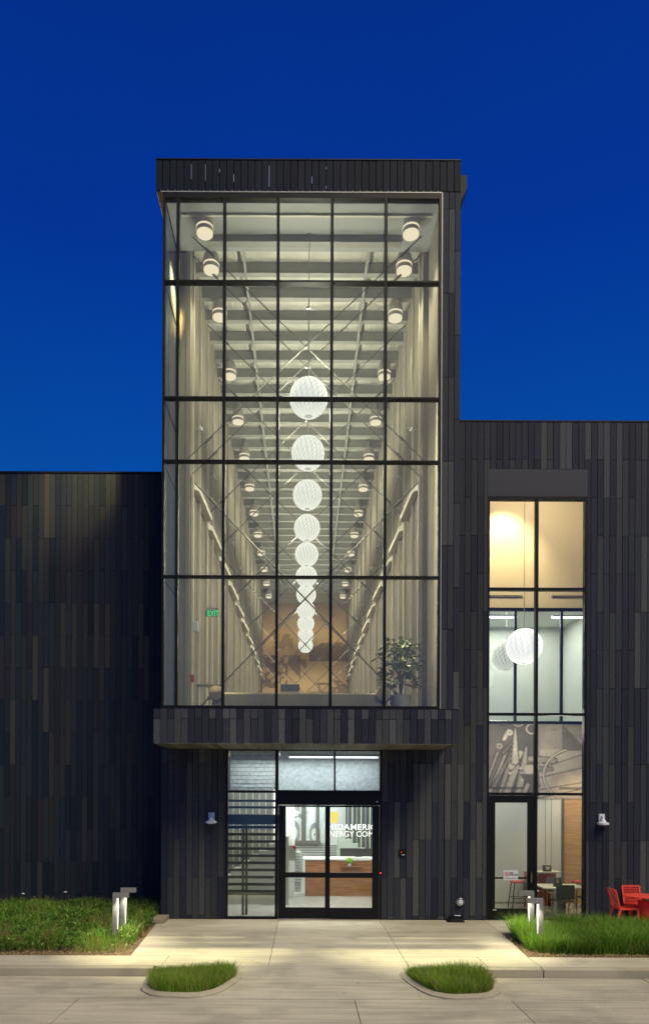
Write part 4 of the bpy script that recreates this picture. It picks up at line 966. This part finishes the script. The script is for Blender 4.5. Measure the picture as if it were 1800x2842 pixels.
MB().add([(-.20,-.36,0),(.22,-.36,0),(.22,0,0),(-.20,0,0),(-.10,-.26,.07),(.20,-.26,.07),(.20,0,.12),(-.02,0,.12)],[(0,3,2,1),(4,5,6,7),(0,1,5,4),(1,2,6,5),(2,3,7,6),(3,0,4,7)]).build('body', M['black'], wg)
MB().box(.02,.18,-.10,-.02,.118,.128).build('lens', M['plasticwhite'], wg)
sb = tag(MB().box(-.17,.17,-.62,.05,0,.115).build('splash_block', M['block'], bevel=.02), 'small tan concrete block at the left foot of the tower wall', 'concrete block'); sb.location = (-3.52,-.08,0)
# ================================================================ BOLLARD LIGHTS
def bollard(x, y, h, sgn, label, grp):
    t = thing('path_light', label, 'path light', (x,y,-.02), group=grp)
    MB().box(-.035,.035,-.035,.035,0,h).build('post', M['boll'], t)
    a, b = sorted((sgn*.035, sgn*.29)); MB().box(a,b,-.034,.034,h-.10,h-.001).build('arm', M['boll'], t)
    a, b = sorted((sgn*.036, sgn*.085)); MB().box(a,b,.012,.034,.0,h-.101).build('fin', M['boll'], t)
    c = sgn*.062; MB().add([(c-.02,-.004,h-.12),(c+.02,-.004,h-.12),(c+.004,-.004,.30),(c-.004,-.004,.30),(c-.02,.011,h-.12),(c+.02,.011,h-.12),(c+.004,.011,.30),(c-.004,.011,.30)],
       [(0,1,2,3),(4,5,6,7),(0,1,5,4),(1,2,6,5),(2,3,7,6),(3,0,4,7)]).build('light_strip', M['led'], t)  # tapered glowing bar stands in for the lit face of the fin
    light('SPOT', (sgn*.14,-.08,h-.13), 40, (1,.92,.66), .04, target=(sgn*.2,-.25,0), spot=R(125), blend=.6, parent=t)
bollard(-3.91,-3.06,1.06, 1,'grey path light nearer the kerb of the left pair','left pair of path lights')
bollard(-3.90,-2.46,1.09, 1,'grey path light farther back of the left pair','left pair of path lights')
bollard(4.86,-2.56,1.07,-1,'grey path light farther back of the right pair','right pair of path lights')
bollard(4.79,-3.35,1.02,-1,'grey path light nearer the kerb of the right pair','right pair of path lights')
# ================================================================ RED TERRACE SET
def rchair(label, loc, rz):
    t = thing('patio_chair', label, 'chair', loc, rz, 'red plastic patio chairs')
    # seat faces +y
    mb = MB()
    for k in range(7): mb.box(-.20,.20,-.20+k*.06,-.155+k*.06,.425-.004*k*0,.445)
    for i in range(7): pass
    seatf = MB().box(-.22,-.20,-.22,.22,.41,.45).box(.20,.22,-.22,.22,.41,.45).box(-.20,.20,.20,.22,.41,.45).box(-.20,.20,-.23,-.205,.41,.45).build('seat_frame', M['red'], t)
    for k in range(6): MB().box(-.199,.199,-.19+k*.064,-.145+k*.064,.428,.446).build('slat', M['red'], seatf)
    bf = MB()
    for s in (-1,1): bf.bar((s*.205,-.215,.42),(s*.215,-.33,.86),.035,.03)
    bf.bar((-.215,-.335,.865),(.215,-.335,.865),.035,.05); bfo = bf.build('back_frame', M['red'], t, bevel=.006)
    for k in range(9):
        f = (k+.8)/10.2; MB().bar((-.19,-.215-.115*f,.43+.44*f),(.19,-.215-.115*f,.43+.44*f),.012,.024).build('slat', M['red'], bfo)
    for s in (-1,1):
        MB().bar((s*.24,.21,0),(s*.205,.20,.42),.04,.035).build('leg', M['red'], t); MB().bar((s*.24,-.34,0),(s*.205,-.21,.43),.04,.045).build('leg', M['red'], t)
    return t
rchair('red slatted patio chair left of the red table, facing right', (7.66,-.75,0), R(-90))
rchair('red slatted patio chair behind the red table against the wall', (8.12,-.32,0), R(180))
rchair('red slatted patio chair in front of the red table, partly cut by the frame', (8.30,-1.28,0), 0)
rt = thing('patio_table', 'round red plastic patio table beside the plank wall at the right', 'table', (8.10,-.75,0))
MB().lathe(0,0,[(.44,.70),(.47,.705),(.47,.725),(.45,.73)],36).build('tabletop', M['red'], rt, smooth=True)
MB().lathe(0,0,[(.20,0),(.06,.05),(.05,.66),(.14,.70)],20).build('pedestal', M['red'], rt, smooth=True)
MB().box(-.06,.06,-.2,.2,.0,.6).build('base', M['red'], rt)
for o in bpy.data.objects:
    if o.type == 'MESH' and o.name.startswith('soffit_board'): pass
